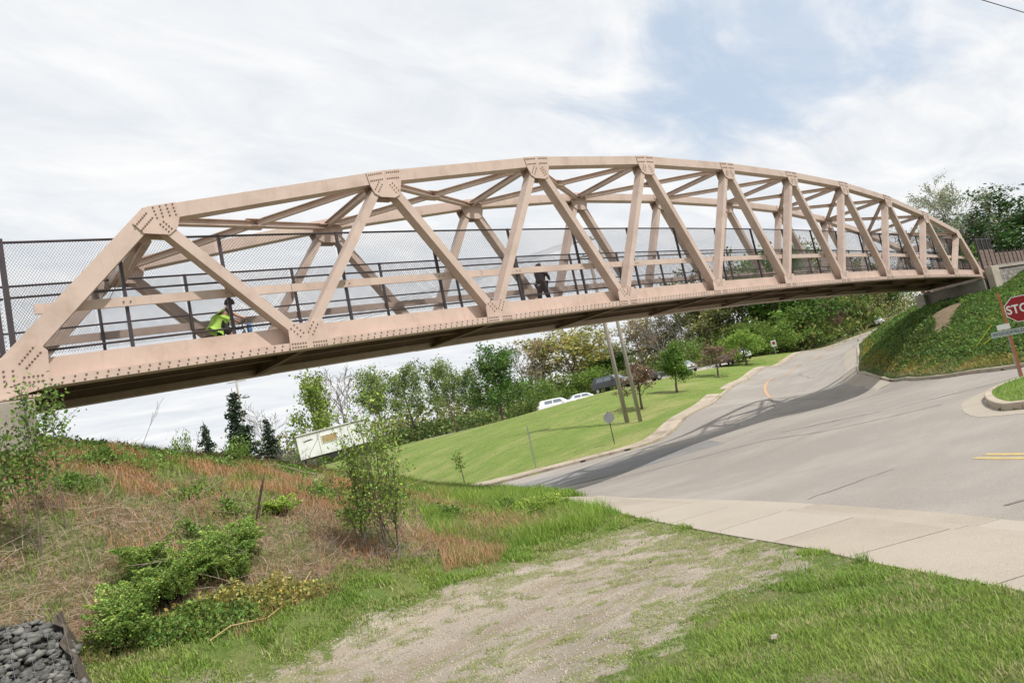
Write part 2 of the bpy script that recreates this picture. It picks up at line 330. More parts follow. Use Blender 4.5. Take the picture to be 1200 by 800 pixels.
def b_patch(noise, ramp, mix, attr, bump, t):
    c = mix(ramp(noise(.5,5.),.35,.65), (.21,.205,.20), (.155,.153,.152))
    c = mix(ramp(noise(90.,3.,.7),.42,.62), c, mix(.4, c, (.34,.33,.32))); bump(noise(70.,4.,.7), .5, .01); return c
def b_lawn(noise, ramp, mix, attr, bump, t):
    c = mix(ramp(noise(.5,7.,.7),.3,.7), (.105,.17,.03), (.175,.235,.05))
    c = mix(ramp(noise(.16,7.,.7,.3,(.5,1.4,1,.6)),.46,.66,0,.8), c, (.33,.29,.13))
    c = mix(ramp(noise(.45,5.,.6,0,(.25,2.0,1,.65)),.5,.62,0,.4), c, (.08,.14,.025))
    c = mix(ramp(noise(5.,6.,.8),.40,.68), c, mix(.55, c, (.075,.13,.022)))
    c = mix(ramp(noise(26.,5.,.8),.42,.66,0,.6), c, (.27,.33,.09))
    bump(noise(14.,6.,.8), .8, .08); return c
def b_emb(noise, ramp, mix, attr, bump, t):
    c = mix(ramp(noise(1.3,7.,.7),.35,.65), (.045,.08,.018), (.10,.13,.035))
    c = mix(ramp(mth(t,'ADD',attr('mask'),mth(t,'MULTIPLY',mth(t,'SUBTRACT',noise(3.,8.,.75),.5),1.2)),.45,.62), c, mix(ramp(noise(2.5,6.,.7),.35,.65), (.30,.235,.155), (.22,.165,.105)))
    bump(noise(7.,6.,.8), .9, .15); return c
def b_mound(noise, ramp, mix, attr, bump, t):
    c = mix(ramp(noise(1.1,7.,.7),.35,.6), (.19,.12,.075), (.10,.125,.04))  # soil tones darkened to paint shaded depth into gaps between the stems
    c = mix(ramp(noise(9.,6.,.8),.40,.62), c, mix(.6, c, (.46,.34,.24)))
    c = mix(ramp(noise(30.,5.,.8),.45,.6,0,.7), c, (.07,.05,.03))
    bump(noise(12.,6.,.8), .9, .06); return c
def b_near(noise, ramp, mix, attr, bump, t):
    c = mix(ramp(noise(2.,7.,.7),.35,.65), (.10,.165,.03), (.165,.185,.06))
    c = mix(ramp(noise(1.2,8.,.7,.4),.55,.66,0,.85), c, (.27,.22,.155))
    soil = mix(ramp(noise(40.,5.,.8),.42,.62), c, mix(.6, c, (.05,.055,.02)))
    c = mix(ramp(noise(1.0,7.,.65),.35,.65), (.40,.35,.29), (.29,.25,.20))
    c = mix(ramp(noise(.8,6.,.6,.3,(.35,2.2,1,0)),.48,.66,0,.7), c, (.49,.43,.355))
    c = mix(ramp(noise(.9,6.,.6,.3,(.4,2.6,1,.08)),.50,.64,0,.55), c, (.27,.205,.145))
    c = mix(ramp(noise(60.,4.,.75),.38,.58), mix(.55, c, (.16,.14,.11)), c)
    c = mix(ramp(noise(110.,2.,.6),.60,.70,0,.8), c, (.58,.53,.46))
    c = mix(ramp(noise(1.7,9.,.72,.5,(.6,1.5,1,0)),.53,.61,0,.75), c, (.20,.205,.08))
    m_ = mth(t,'ADD', attr('mask'), mth(t,'MULTIPLY', mth(t,'ADD', mth(t,'SUBTRACT', noise(3.2,9.,.75), .5), mth(t,'MULTIPLY', mth(t,'SUBTRACT', noise(.8,3.,.5), .5), 1.2)), 1.5))
    bump(noise(70.,6.,.8), .8, .018); return mix(ramp(m_,.42,.60), soil, c)
def b_far(noise, ramp, mix, attr, bump, t):
    return mix(ramp(noise(.12,6.,.7),.35,.65), (.07,.10,.03), (.13,.13,.055))
def b_lot(noise, ramp, mix, attr, bump, t):
    return mix(ramp(noise(.3,6.,.6),.35,.65), (.42,.40,.36), (.34,.32,.29))
def b_slab(noise, ramp, mix, attr, bump, t):
    oi = nd(t,'ShaderNodeObjectInfo')
    c = mix(ramp(noise(.9,6.,.6),.35,.65), (.305,.262,.21), (.26,.222,.178))
    c = mix(ramp(oi.outputs['Random'],.0,1.,0,.65), c, (.345,.31,.265))
    c = mix(ramp(noise(3.,7.,.7),.55,.75,0,.4), c, (.34,.28,.21)); c = mix(ramp(noise(120.,3.,.7),.4,.62,0,.35), c, (.60,.55,.48)); bump(noise(90.,4.,.7), .3, .006); return c
for k, fn in dict(asphalt=b_asphalt, patch=b_patch, lawn=b_lawn, emb=b_emb, mound=b_mound, near=b_near, far=b_far, lot=b_lot, slab=b_slab).items():
    M[k] = ground_nodes(dict(asphalt='worn_asphalt', patch='grey_asphalt_band', lawn='mown_lawn', emb='ground_cover_soil', mound='dry_brush_soil', near='gravel_drive_and_verge_soil', far='far_ground', lot='pale_asphalt_lot', slab='broom_finished_concrete')[k], fn)
# ---- sheet cut from polygons with Delaunay triangulation
from mathutils.geometry import delaunay_2d_cdt
def inside(P, poly): return _poly_d(P, poly)[1]
def resample(poly, step, closed=True):
    out = []; n = len(poly)
    for i in range(n if closed else n-1):
        a = np.array(poly[i], float); b = np.array(poly[(i+1)%n], float); k = max(1, int(np.linalg.norm(b-a)/step))
        out += [tuple(a+(b-a)*j/k) for j in range(k)]
    if not closed: out.append(tuple(poly[-1]))
    return out
def arc(poly, step):
    P = np.array(poly, float); L_ = np.r_[0, np.cumsum(np.linalg.norm(np.diff(P,axis=0),axis=1))]; n = max(2, int(round(L_[-1]/step))+1); q = np.linspace(0, L_[-1], n)
    return np.c_[np.interp(q,L_,P[:,0]), np.interp(q,L_,P[:,1])]
def catmull(poly, k=4, closed=False):
    P = [np.array(p, float) for p in poly]; out = []; n = len(P)
    for i in range(n if closed else n-1):
        if closed: p0, p1, p2, p3 = P[i-1], P[i], P[(i+1)%n], P[(i+2)%n]
        else: p0, p1, p2, p3 = P[max(i-1,0)], P[i], P[i+1], P[min(i+2,n-1)]
        for j in range(k):
            t = j/k; out.append(tuple(.5*((2*p1)+(-p0+p2)*t+(2*p0-5*p1+4*p2-p3)*t*t+(-p0+3*p1-3*p2+p3)*t**3)))
    if not closed: out.append(tuple(P[-1]))
    return out
RK, LKB, NK = catmull(RIGHT_KERB), catmull(LEFT_KERB), catmull(NEAR_KERB)
ISL = catmull(ISLAND[:9])+ISLAND[9:]
ROADP = RK+LKB+NK
def polar_pts(rmin, rmax, ratio, amin, amax, da):
    r_ = rmin; out = []
    while r_ < rmax:
        a = np.radians(np.arange(amin, amax, max(da, 0))); out.append(np.c_[r_*np.sin(a), r_*np.cos(a)]); r_ *= ratio
    return np.concatenate(out)
def sheet(name, poly, dz, m, pts=None, thick=0., parent=None, hole=None):
    """a sheet that follows the terrain inside a polygon"""
    base = [tuple(p) for p in poly]; edges = [(i,(i+1)%len(base)) for i in range(len(base))]; V = list(base)
    if hole:
        n0 = len(V); V += [tuple(p) for p in hole]; edges += [(n0+i, n0+(i+1)%len(hole)) for i in range(len(hole))]
    if pts is not None and len(pts):
        d, ins = _poly_d(pts, base); P = pts[ins & (d > .04)]
        if hole:
            d, ins = _poly_d(P, hole); P = P[(~ins) & (d > .04)]
        V += [tuple(p) for p in P]
    co, ed, fa, *_ = delaunay_2d_cdt([Vector(v) for v in V], edges, [], 0, 1e-5)
    co = np.array([tuple(c) for c in co]); fa = np.array([f for f in fa if len(f) == 3])
    cen = co[fa].mean(1); k = inside(cen, base)
    if hole: k &= ~inside(cen, hole)
    fa = fa[k]; z = H(co[:,0], co[:,1])+dz
    v3 = np.c_[co, z]; a, b, c = v3[fa[:,0]], v3[fa[:,1]], v3[fa[:,2]]
    flip = np.cross(b-a, c-a)[:,2] < 0; fa[flip] = fa[flip][:,::-1]
    if thick:
        n = len(co); nb = len(base); low = v3.copy(); low[:,2] -= thick
        side = []
        idx = {tuple(np.round(c_,4)): i for i, c_ in enumerate(co)}
        ids = [idx.get(tuple(np.round(p,4))) for p in base]
        side = [(ids[(i+1)%nb], ids[i], ids[i]+n, ids[(i+1)%nb]+n) for i in range(nb) if ids[i] is not None and ids[(i+1)%nb] is not None]
        me = mesh_np(name, np.r_[v3, low]-np.array(origin(parent)), [fa, np.array(side)])
    else: me = mesh_np(name, v3-np.array(origin(parent)), fa)
    return link(name, me, m, parent)
road_pts = np.concatenate([polar_pts(5, 340, 1.022, -30, 110, .9)])
road = tag(sheet('road', resample(ROADP, 1.5), 0., M['asphalt'], road_pts, hole=resample(ISL, 1.5)), kind='structure')
# ---- the terrain grid, split into its regions
PATH_POLY = [(-9,3.9),(-4,3.8),(1,3.7),(3.3,3.62),(4.7,3.5),(5.4,3.5),(6.05,3.75),(6.5,4.1),(7.0,4.8),(7.55,5.7),(8.3,7.1),(8.35,7.55),(7.6,7.85),(6.4,7.75),(5.0,7.55),(3.8,7.45),(2.9,7.2),(1.8,6.85),(-3,6.3),(-9,6)]
WALK_W = 1.24
def offset(poly, d):
    P = np.array(poly, float); T = np.gradient(P, axis=0); T /= np.linalg.norm(T, axis=1)[:,None]; return P+np.c_[-T[:,1], T[:,0]]*d
nk = np.array([p for p in catmull(NEAR_KERB, 12) if -10 < p[1] < 13.2])       # runs from far (north) to near (south)
WALK_IN = offset(nk, -WALK_W); 
if np.linalg.norm(WALK_IN[len(nk)//2]) > np.linalg.norm(nk[len(nk)//2]): WALK_IN = offset(nk, WALK_W)
WALK_POLY = [tuple(p) for p in nk]+[tuple(p) for p in WALK_IN[::-1]]
def grid(amin, amax, na, rmin, rmax, nr):
    A = np.radians(np.linspace(amin, amax, na)); Rr = rmin*(rmax/rmin)**np.linspace(0,1,nr)
    AA, RR = np.meshgrid(A, Rr); X, Y = RR*np.sin(AA), RR*np.cos(AA); return X, Y
LAWN_POLY = LKB + [(4,150),(300,150)]
LOT_POLY = [(44,70),(49,60.5),(54,54.5),(60,51.5),(72,49.8),(88,53),(100,56),(104,66),(86,70),(70,80),(55,96),(46,86)]
TRAIL_POLY = [(51.0,14.5),(50.0,13.9),(47.3,13.4),(45.4,13.3),(43.9,13.2),(43.2,13.6),(44.2,14.2),(45.6,14.3),(46.9,15.0),(49.5,15.0)]
def smooth(x, a, b):
    t = np.clip((x-a)/(b-a), 0, 1); return t*t*(3-2*t)
def ground_z(x, y):
    """finished surface of the unpaved ground"""
    P = np.c_[np.ravel(x), np.ravel(y)]
    d, ins = _poly_d(P, ROADP); di, ii = _poly_d(P, ISL)
    dw, iw = _poly_d(P, WALK_POLY)
    z = H(P[:,0], P[:,1]); far = P[:,1]*.65+P[:,0]*.75 > 21
    kz = np.where(far, .13, .045)
    out = z+kz*smooth(d,.0,.1)
    road_in = ins & ~ii
    out = np.where(road_in, z-np.where(far,.14,.05)-.4*smooth(np.minimum(d, di), .1, 1.2), out)
    out = np.where(ii, z+.15*smooth(di, .0, .12)+.1*smooth(di,.2,2.), out)
    out = np.where(iw & ~road_in, z-.06, out)
    return out.reshape(np.shape(x))
def region_of(cx, cy):
    P = np.c_[cx, cy]
    reg = np.full(len(P), 'far', dtype=object)
    d0 = np.hypot(cx, cy)
    dn, _ = _poly_d(P, NK, False); dr, _ = _poly_d(P, RK, False); dl, _ = _poly_d(P, LKB, False)
    ins = inside(P, ROADP); isl = inside(P, ISL)
    reg[(dn <= dr) & (dn <= dl)] = 'near'; reg[(dr < dn) & (dr < dl)] = 'emb'; reg[(dl <= dr) & (dl < dn)] = 'lawn'
    near = reg == 'near'
    foot = 7.75+.16*np.maximum(cx-1,0)+.15*np.sin(cx*2.1)+.1*np.sin(cx*5.3)
    reg[near & (cy > foot) & (cy < 60) & (cx > -30)] = 'mound'; reg[near & (cy <= foot)] = 'verge'; reg[near & ((cy >= 60) | (cx <= -30))] = 'far'
    reg[near & (cy < 0.0)] = 'verge'
    wob = .20*np.sin(cx*2.1+1)*np.sin(cx*.9+.5)+.12*np.sin(cx*5.7+cy*5)+.08*np.sin(cx*13+cy*3)+.05*np.sin(cx*29)
    reg[inside(np.c_[cx, cy+wob], PATH_POLY) & (reg == 'verge')] = 'path'
    reg[inside(P, LOT_POLY)] = 'lot'
    reg[(reg == 'lawn') & (d0 > 105)] = 'far'; reg[(reg == 'emb') & (d0 > 120)] = 'far'
    reg[isl] = 'isle'; reg[ins & ~isl & (np.minimum(dn, np.minimum(dr, dl)) > 1.3)] = 'drop'
    return reg
REG_NAMES = {'near':('verge','near'),'verge':('verge','near'),'mound':('brush_hillside','mound'),'path':('gravel_path','near'),'lot':('parking_lot','lot'),'lawn':('lawn','lawn'),'far':('ground','far'),'emb':('embankment','emb'),'isle':('corner_island','lawn')}
def build_terrain():
    parts = {}
    for (amin, amax, na, nr) in ((-25,100,460,350),(100,335,50,60)):
        X, Y = grid(amin, amax, na, 1.2, 900, nr); Z = ground_z(X, Y)
        idx = np.arange(X.size).reshape(X.shape)
        F = np.stack([idx[:-1,:-1], idx[:-1,1:], idx[1:,1:], idx[1:,:-1]], -1).reshape(-1,4)[:, ::-1]
        V = np.c_[X.ravel(), Y.ravel(), Z.ravel()]; cx, cy = V[F][:,:,0].mean(1), V[F][:,:,1].mean(1)
        reg = region_of(cx, cy)
        for k in set(reg):
            if k == 'drop': continue
            f = F[reg == k]; u, inv = np.unique(f, return_inverse=True); v = V[u]; f = inv.reshape(-1,4)
            nm = REG_NAMES[k]; parts.setdefault(nm, []).append((v, f))
    cen = np.array([[0,0,Hs(0,0)]]); 
    for (name, mk), L_ in parts.items():
        off = 0; Vs, Fs = [], []
        for v, f in L_: Vs.append(v); Fs.append(f+off); off += len(v)
        me = mesh_np(name, np.concatenate(Vs), np.concatenate(Fs)); V = np.concatenate(Vs)
        if name == 'embankment':
            d, ins = _poly_d(V[:,:2], TRAIL_POLY); vcol(me, 'mask', np.where(ins, smooth(d,0,.4)*.5+.5, .5-smooth(d,0,.4)*.5))
        if mk == 'near':
            d, ins = _poly_d(V[:,:2], PATH_POLY); vcol(me, 'mask', np.clip(.5+np.where(ins,d,-d)*1.1, 0, 1))
        o = link(name, me, M[mk], None, True); tag(o, kind='structure')
    a = np.radians(np.arange(0,360,12)); v = np.r_[cen, np.c_[1.25*np.sin(a), 1.25*np.cos(a), ground_z(1.25*np.sin(a), 1.25*np.cos(a))]]
    v[0,2] = v[1:,2].mean(); n = len(a)
    tag(link('footing', mesh_np('footing', v, np.array([(0,1+(i+1)%n,1+i) for i in range(n)])), M['near']), kind='structure').name = 'ground_patch'
build_terrain()
# ---- kerbs: segments of concrete with joints
def kerb_run(name, poly, h=.14, w=.16, m='kerb', seg=3.0, side=1, label=None, root=None, gap=.012, maxr=150, skip=None):
    P = arc(poly, .5); T = np.gradient(P, axis=0); T /= np.linalg.norm(T, axis=1)[:,None]; Nn = np.c_[-T[:,1], T[:,0]]*side
    Z = H(P[:,0], P[:,1]); i = 0; step = max(1, int(seg/.5)); cnt = 0
    while i < len(P)-1:
        j = min(i+step, len(P)-1); ok = np.linalg.norm(P[i:j+1], axis=1).min() < maxr
        if ok and not (skip and skip(P[(i+j)//2])):
            vs = []; fs = []
            for q in range(i, j+1):
                sh = T[q]*(gap if q == i else (-gap if q == j else 0))
                a, b = P[q]+sh, P[q]+sh+Nn[q]*w
                vs += [(a[0],a[1],Z[q]-.12),(a[0]+Nn[q][0]*.015,a[1]+Nn[q][1]*.015,Z[q]+h-.015),(a[0]+Nn[q][0]*.035,a[1]+Nn[q][1]*.035,Z[q]+h),(b[0],b[1],Z[q]+h+.005),(b[0],b[1],Z[q]-.12)]
            for q in range(j-i):
                for k in range(4): fs.append((q*5+k, q*5+k+1, q*5+5+k+1, q*5+5+k))
            fs += [(0,1,2,3,4)]+[tuple(5*(j-i)+k for k in (4,3,2,1,0))]
            b_ = MB(); b_.add(vs, fs); b_.build(name, M[m], root)
        i = j
    return
kr = thing('kerb', 'tan concrete kerb along the far lawn side of the road, running uphill', 'kerb', (30,26,Hs(30,26)))
kerb_run('kerb_stone', [p for p in LKB if np.hypot(*p) < 170], side=-1, h=.15, w=.9 if False else .22, root=kr)
kr = thing('kerb', 'low brown concrete kerb curving round the foot of the green embankment', 'kerb', (36.6,13.1,Hs(36.6,13.1)))
kerb_run('kerb_stone', [p for p in RK if np.hypot(*p) < 120], side=-1, h=.14, w=.2, root=kr, m='kerb')
kr = thing('kerb', 'rounded grey kerb around the grassy corner island with the stop sign', 'kerb', (17.2,4.75,Hs(17.2,4.75)))
kerb_run('kerb_stone', [p for p in ISL if np.hypot(*p) < 40], side=1, h=.16, w=.18, root=kr, seg=1.5)
# far sidewalk beside the far kerb: slabs
fw = thing('far_sidewalk', 'pale concrete strip behind the kerb at the foot of the lawn', 'sidewalk', (30,27,Hs(30,27)))
def slab_run(name, poly, w0, w1, seg, dz, m, root, side, th=.1, gap=.015, lim=160):
    P = arc(poly, .5); T = np.gradient(P, axis=0); T /= np.linalg.norm(T, axis=1)[:,None]; Nn = np.c_[-T[:,1], T[:,0]]*side; st = max(1,int(seg/.5)); i = 0
    while i < len(P)-1:
        j = min(i+st, len(P)-1)
        if np.linalg.norm(P[i:j+1],axis=1).min() < lim:
            a = [P[q]+T[q]*(gap if q==i else -gap if q==j else 0) for q in range(i,j+1)]; nn = [Nn[q] for q in range(i,j+1)]
            A = np.array([p+n_*w0 for p, n_ in zip(a,nn)]); B = np.array([p+n_*w1 for p, n_ in zip(a,nn)]); k = len(A)
            za, zb_ = H(A[:,0],A[:,1])+dz, H(B[:,0],B[:,1])+dz
            vs = [(*p,z) for p,z in zip(A,za)]+[(*p,z) for p,z in zip(B,zb_)]+[(*p,z-th) for p,z in zip(A,za)]+[(*p,z-th) for p,z in zip(B,zb_)]
            fs = [(q,q+1,k+q+1,k+q) for q in range(k-1)]+[(q,2*k+q,2*k+q+1,q+1) for q in range(k-1)]+[(k+q,k+q+1,3*k+q+1,3*k+q) for q in range(k-1)]+[(0,k,3*k,2*k),(k-1,3*k-1,4*k-1,2*k-1)]
            b_ = MB(); b_.add(vs, fs); b_.build(name, m, root)
        i = j
slab_run('paving_slab', [p for p in LKB if np.hypot(*p) < 62 and p[1] < 60], .24, 1.35, 1.5, .15, M['kerb'], fw, -1, lim=75)
slab_run('paving_slab', [p for p in LKB if 60 < np.hypot(*p) < 165 and p[1] < 60], .24, .9, 6, .15, M['kerb'], fw, -1)
# near sidewalk
ws = thing('sidewalk', 'pale concrete sidewalk slabs crossing the front beside the gravel drive', 'sidewalk', (7,5,Hs(7,5)))
side_w = 1 if np.allclose(WALK_IN[3], offset(nk, WALK_W)[3]) else -1
slab_run('paving_slab', [tuple(p) for p in nk if p[1] < 13.2],   .185, WALK_W, 1.5, .045, M['slab'], ws, side_w, th=.12, gap=.010)
slab_run('gutter_edge', [tuple(p) for p in nk if p[1] < 13.2], 0, .16, 3., .03, M['slab'], ws, side_w, th=.12, gap=.005)
# concrete gutter pan in front of it, and around the island and the embankment kerb
slab_run('gutter_pan', [tuple(p) for p in nk], -.33, -.004, 3., .006, M['slab'], ws, side_w, th=.02, gap=.004)
ip = thing('gutter_pan', 'cream concrete gutter pan wrapped round the nose of the corner island', 'gutter', (17,5.5,Hs(17,5.5)))
slab_run('pan_slab', [p for p in ISL if np.hypot(*p) < 26], -.5, -.005, 2., .006, M['slab'], ip, 1, th=.02, gap=.006)
gp = thing('gutter_pan', 'sandy concrete gutter at the corner where the uphill road begins', 'gutter', (43,18,Hs(43,18)))
slab_run('pan_slab', [p for p in RK if 15.5 < p[1] < 33], -1.1, -.005, 3., .006, M['slab'], gp, -1, th=.02, gap=.006)
# ---- painted lines, seams, cracks (thin sheets on the asphalt)
M['ypaint'] = mat('worn_yellow_paint', (.50,.36,.10), .8, (.40,.32,.16), scale=9, dirt=(.28,.25,.21), dirt_scale=7, dirt_amt=.8)
M['opaint'] = mat('worn_orange_paint', (.55,.28,.12), .8, (.36,.27,.19), scale=3, dirt=(.28,.25,.21), dirt_scale=3, dirt_amt=.9)
M['wpaint'] = mat('worn_white_paint', (.62,.60,.57), .8, (.42,.39,.36), scale=5, dirt=(.3,.27,.23), dirt_scale=3, dirt_amt=.9)
M['seal'] = mat('dark_crack_sealer', (.13,.117,.10), .8, (.20,.18,.155), scale=4)
def ribbon(pts, w, dz=.004, step=.4, jit=0., seed=0, taper=False):
    r_ = np.random.default_rng(seed); P = np.array(resample(catmull(pts, 4), step, False)); 
    if jit: P += r_.normal(0, jit, P.shape)
    T = np.gradient(P, axis=0); T /= np.linalg.norm(T, axis=1)[:,None]+1e-9; Nn = np.c_[-T[:,1], T[:,0]]
    ww = np.full(len(P), w) * (1+(r_.uniform(-.5,.5,len(P)) if jit else 0))
    if taper: ww *= np.sin(np.linspace(.15,3.0,len(P)))
    A, B = P+Nn*ww[:,None]/2, P-Nn*ww[:,None]/2
    V = np.r_[np.c_[A, H(A[:,0],A[:,1])+dz], np.c_[B, H(B[:,0],B[:,1])+dz]]; n = len(P); i = np.arange(n-1)
    return V, np.stack([i, i+1, n+i+1, n+i], -1)[:, ::-1]
def ribbons(name, L_, m, **tags):
    Vs, Fs, off = [], [], 0
    for V, F in L_: Vs.append(V); Fs.append(F+off); off += len(V)
    o = link(name, mesh_np(name, np.concatenate(Vs), np.concatenate(Fs)), m); tag(o, **tags); return o
# a smoother grey band of asphalt running along the middle of the street
band_l = [(15.2,23.5),(16.5,20.2),(17.3,17.3),(19.0,13.5),(19.8,11.8),(19.4,10.1),(19.6,8.9),(20.0,7.9),(20.6,6.9)]
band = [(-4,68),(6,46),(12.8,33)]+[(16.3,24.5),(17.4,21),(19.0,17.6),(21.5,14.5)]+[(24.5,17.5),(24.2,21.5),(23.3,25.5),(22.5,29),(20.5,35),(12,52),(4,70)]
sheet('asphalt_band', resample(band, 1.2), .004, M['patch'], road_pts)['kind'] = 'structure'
ribbons('yellow_line', [ribbon([(11.15,3.5),(10.6,2.78),(8.9,.2),(5,-6.5)], .11), ribbon([(11.35,3.42),(10.82,2.7),(9.15,.1),(5.25,-6.6)], .11)], M['ypaint'], kind='structure')
ribbons('orange_line', [ribbon([(47.7,27.3),(50.7,29.3),(54.5,31.4),(64.4,36.0)], .22, .02), ribbon([(58,33.2),(66,35.4),(76,38.6),(88,41.6),(104,43.6)], .13, .03)], M['opaint'], kind='structure')
dash = [(21.7,11.6),(22.1,10.4),(22.3,9.4),(22.8,8.4),(24.7,7.5),(25.9,6.2)]
cd = np.array(resample(catmull(dash,4), .25, False)); L_ = []
for a in range(0, len(cd)-4, 7): L_.append(ribbon([tuple(cd[a]), tuple(cd[a+2]), tuple(cd[a+4])], .12, .008))
ribbons('white_dash_line', L_, M['wpaint'], kind='structure')
cr_ = [ribbon(band_l, .07, .005, .3, .015, 1), ribbon([(21.2,12.2),(22.0,9.8),(23.2,8.0),(26.5,5.6)], .06, .0075, .3, .02, 3),
      ribbon([(9.4,5.2),(10.4,4.9),(11.2,4.6)], .02, .005, .2, .03, 4), ribbon([(8.0,2.4),(8.9,1.6),(10.5,1.3)], .04, .005, .2, .03, 5),
      ribbon([(30,19.5),(32,20.5),(33.5,22.3),(36,23.4)], .10, .005, .4, .08, 6), ribbon([(33.5,22.3),(33.0,20.6),(34.6,19.2),(36.5,18.9)], .09, .005, .4, .07, 7),
      ribbon([(26,19),(27.5,16.4),(29.6,15.4)], .08, .005, .3, .05, 8), ribbon([(37,21),(41,23.4),(46,24.6),(51,26)], .08, .005, .5, .06, 9), ribbon([(40,18.5),(39,20.8),(37.4,24.4)], .08, .005, .4, .06, 10),
      ribbon([(54,27),(60,31),(70,33.5)], .1, .005, .6, .1, 13)]
ribbons('pavement_crack', cr_, M['seal'], kind='structure')
for (x, y, a) in ((28.9,26.35,-.7),(26.9,28.1,-1.0),(31.4,25.9,-.05)):
    b_ = MB(); z = Hs(x,y); r_ = Matrix.Rotation(a,3,'Z'); b_.box((x,y,z+.055),(1.0,.06,.11),r_)
    o = b_.build('storm_drain', M['black'] if 'drain' not in M else M['drain']); tag(o, {28.9:'dark storm drain slot in the far kerb, the middle of three',26.9:'dark storm drain slot in the far kerb, nearest the square sign post',31.4:'dark storm drain slot in the far kerb where it bends uphill'}[x], 'storm drain', 'storm drain slots in the far kerb')
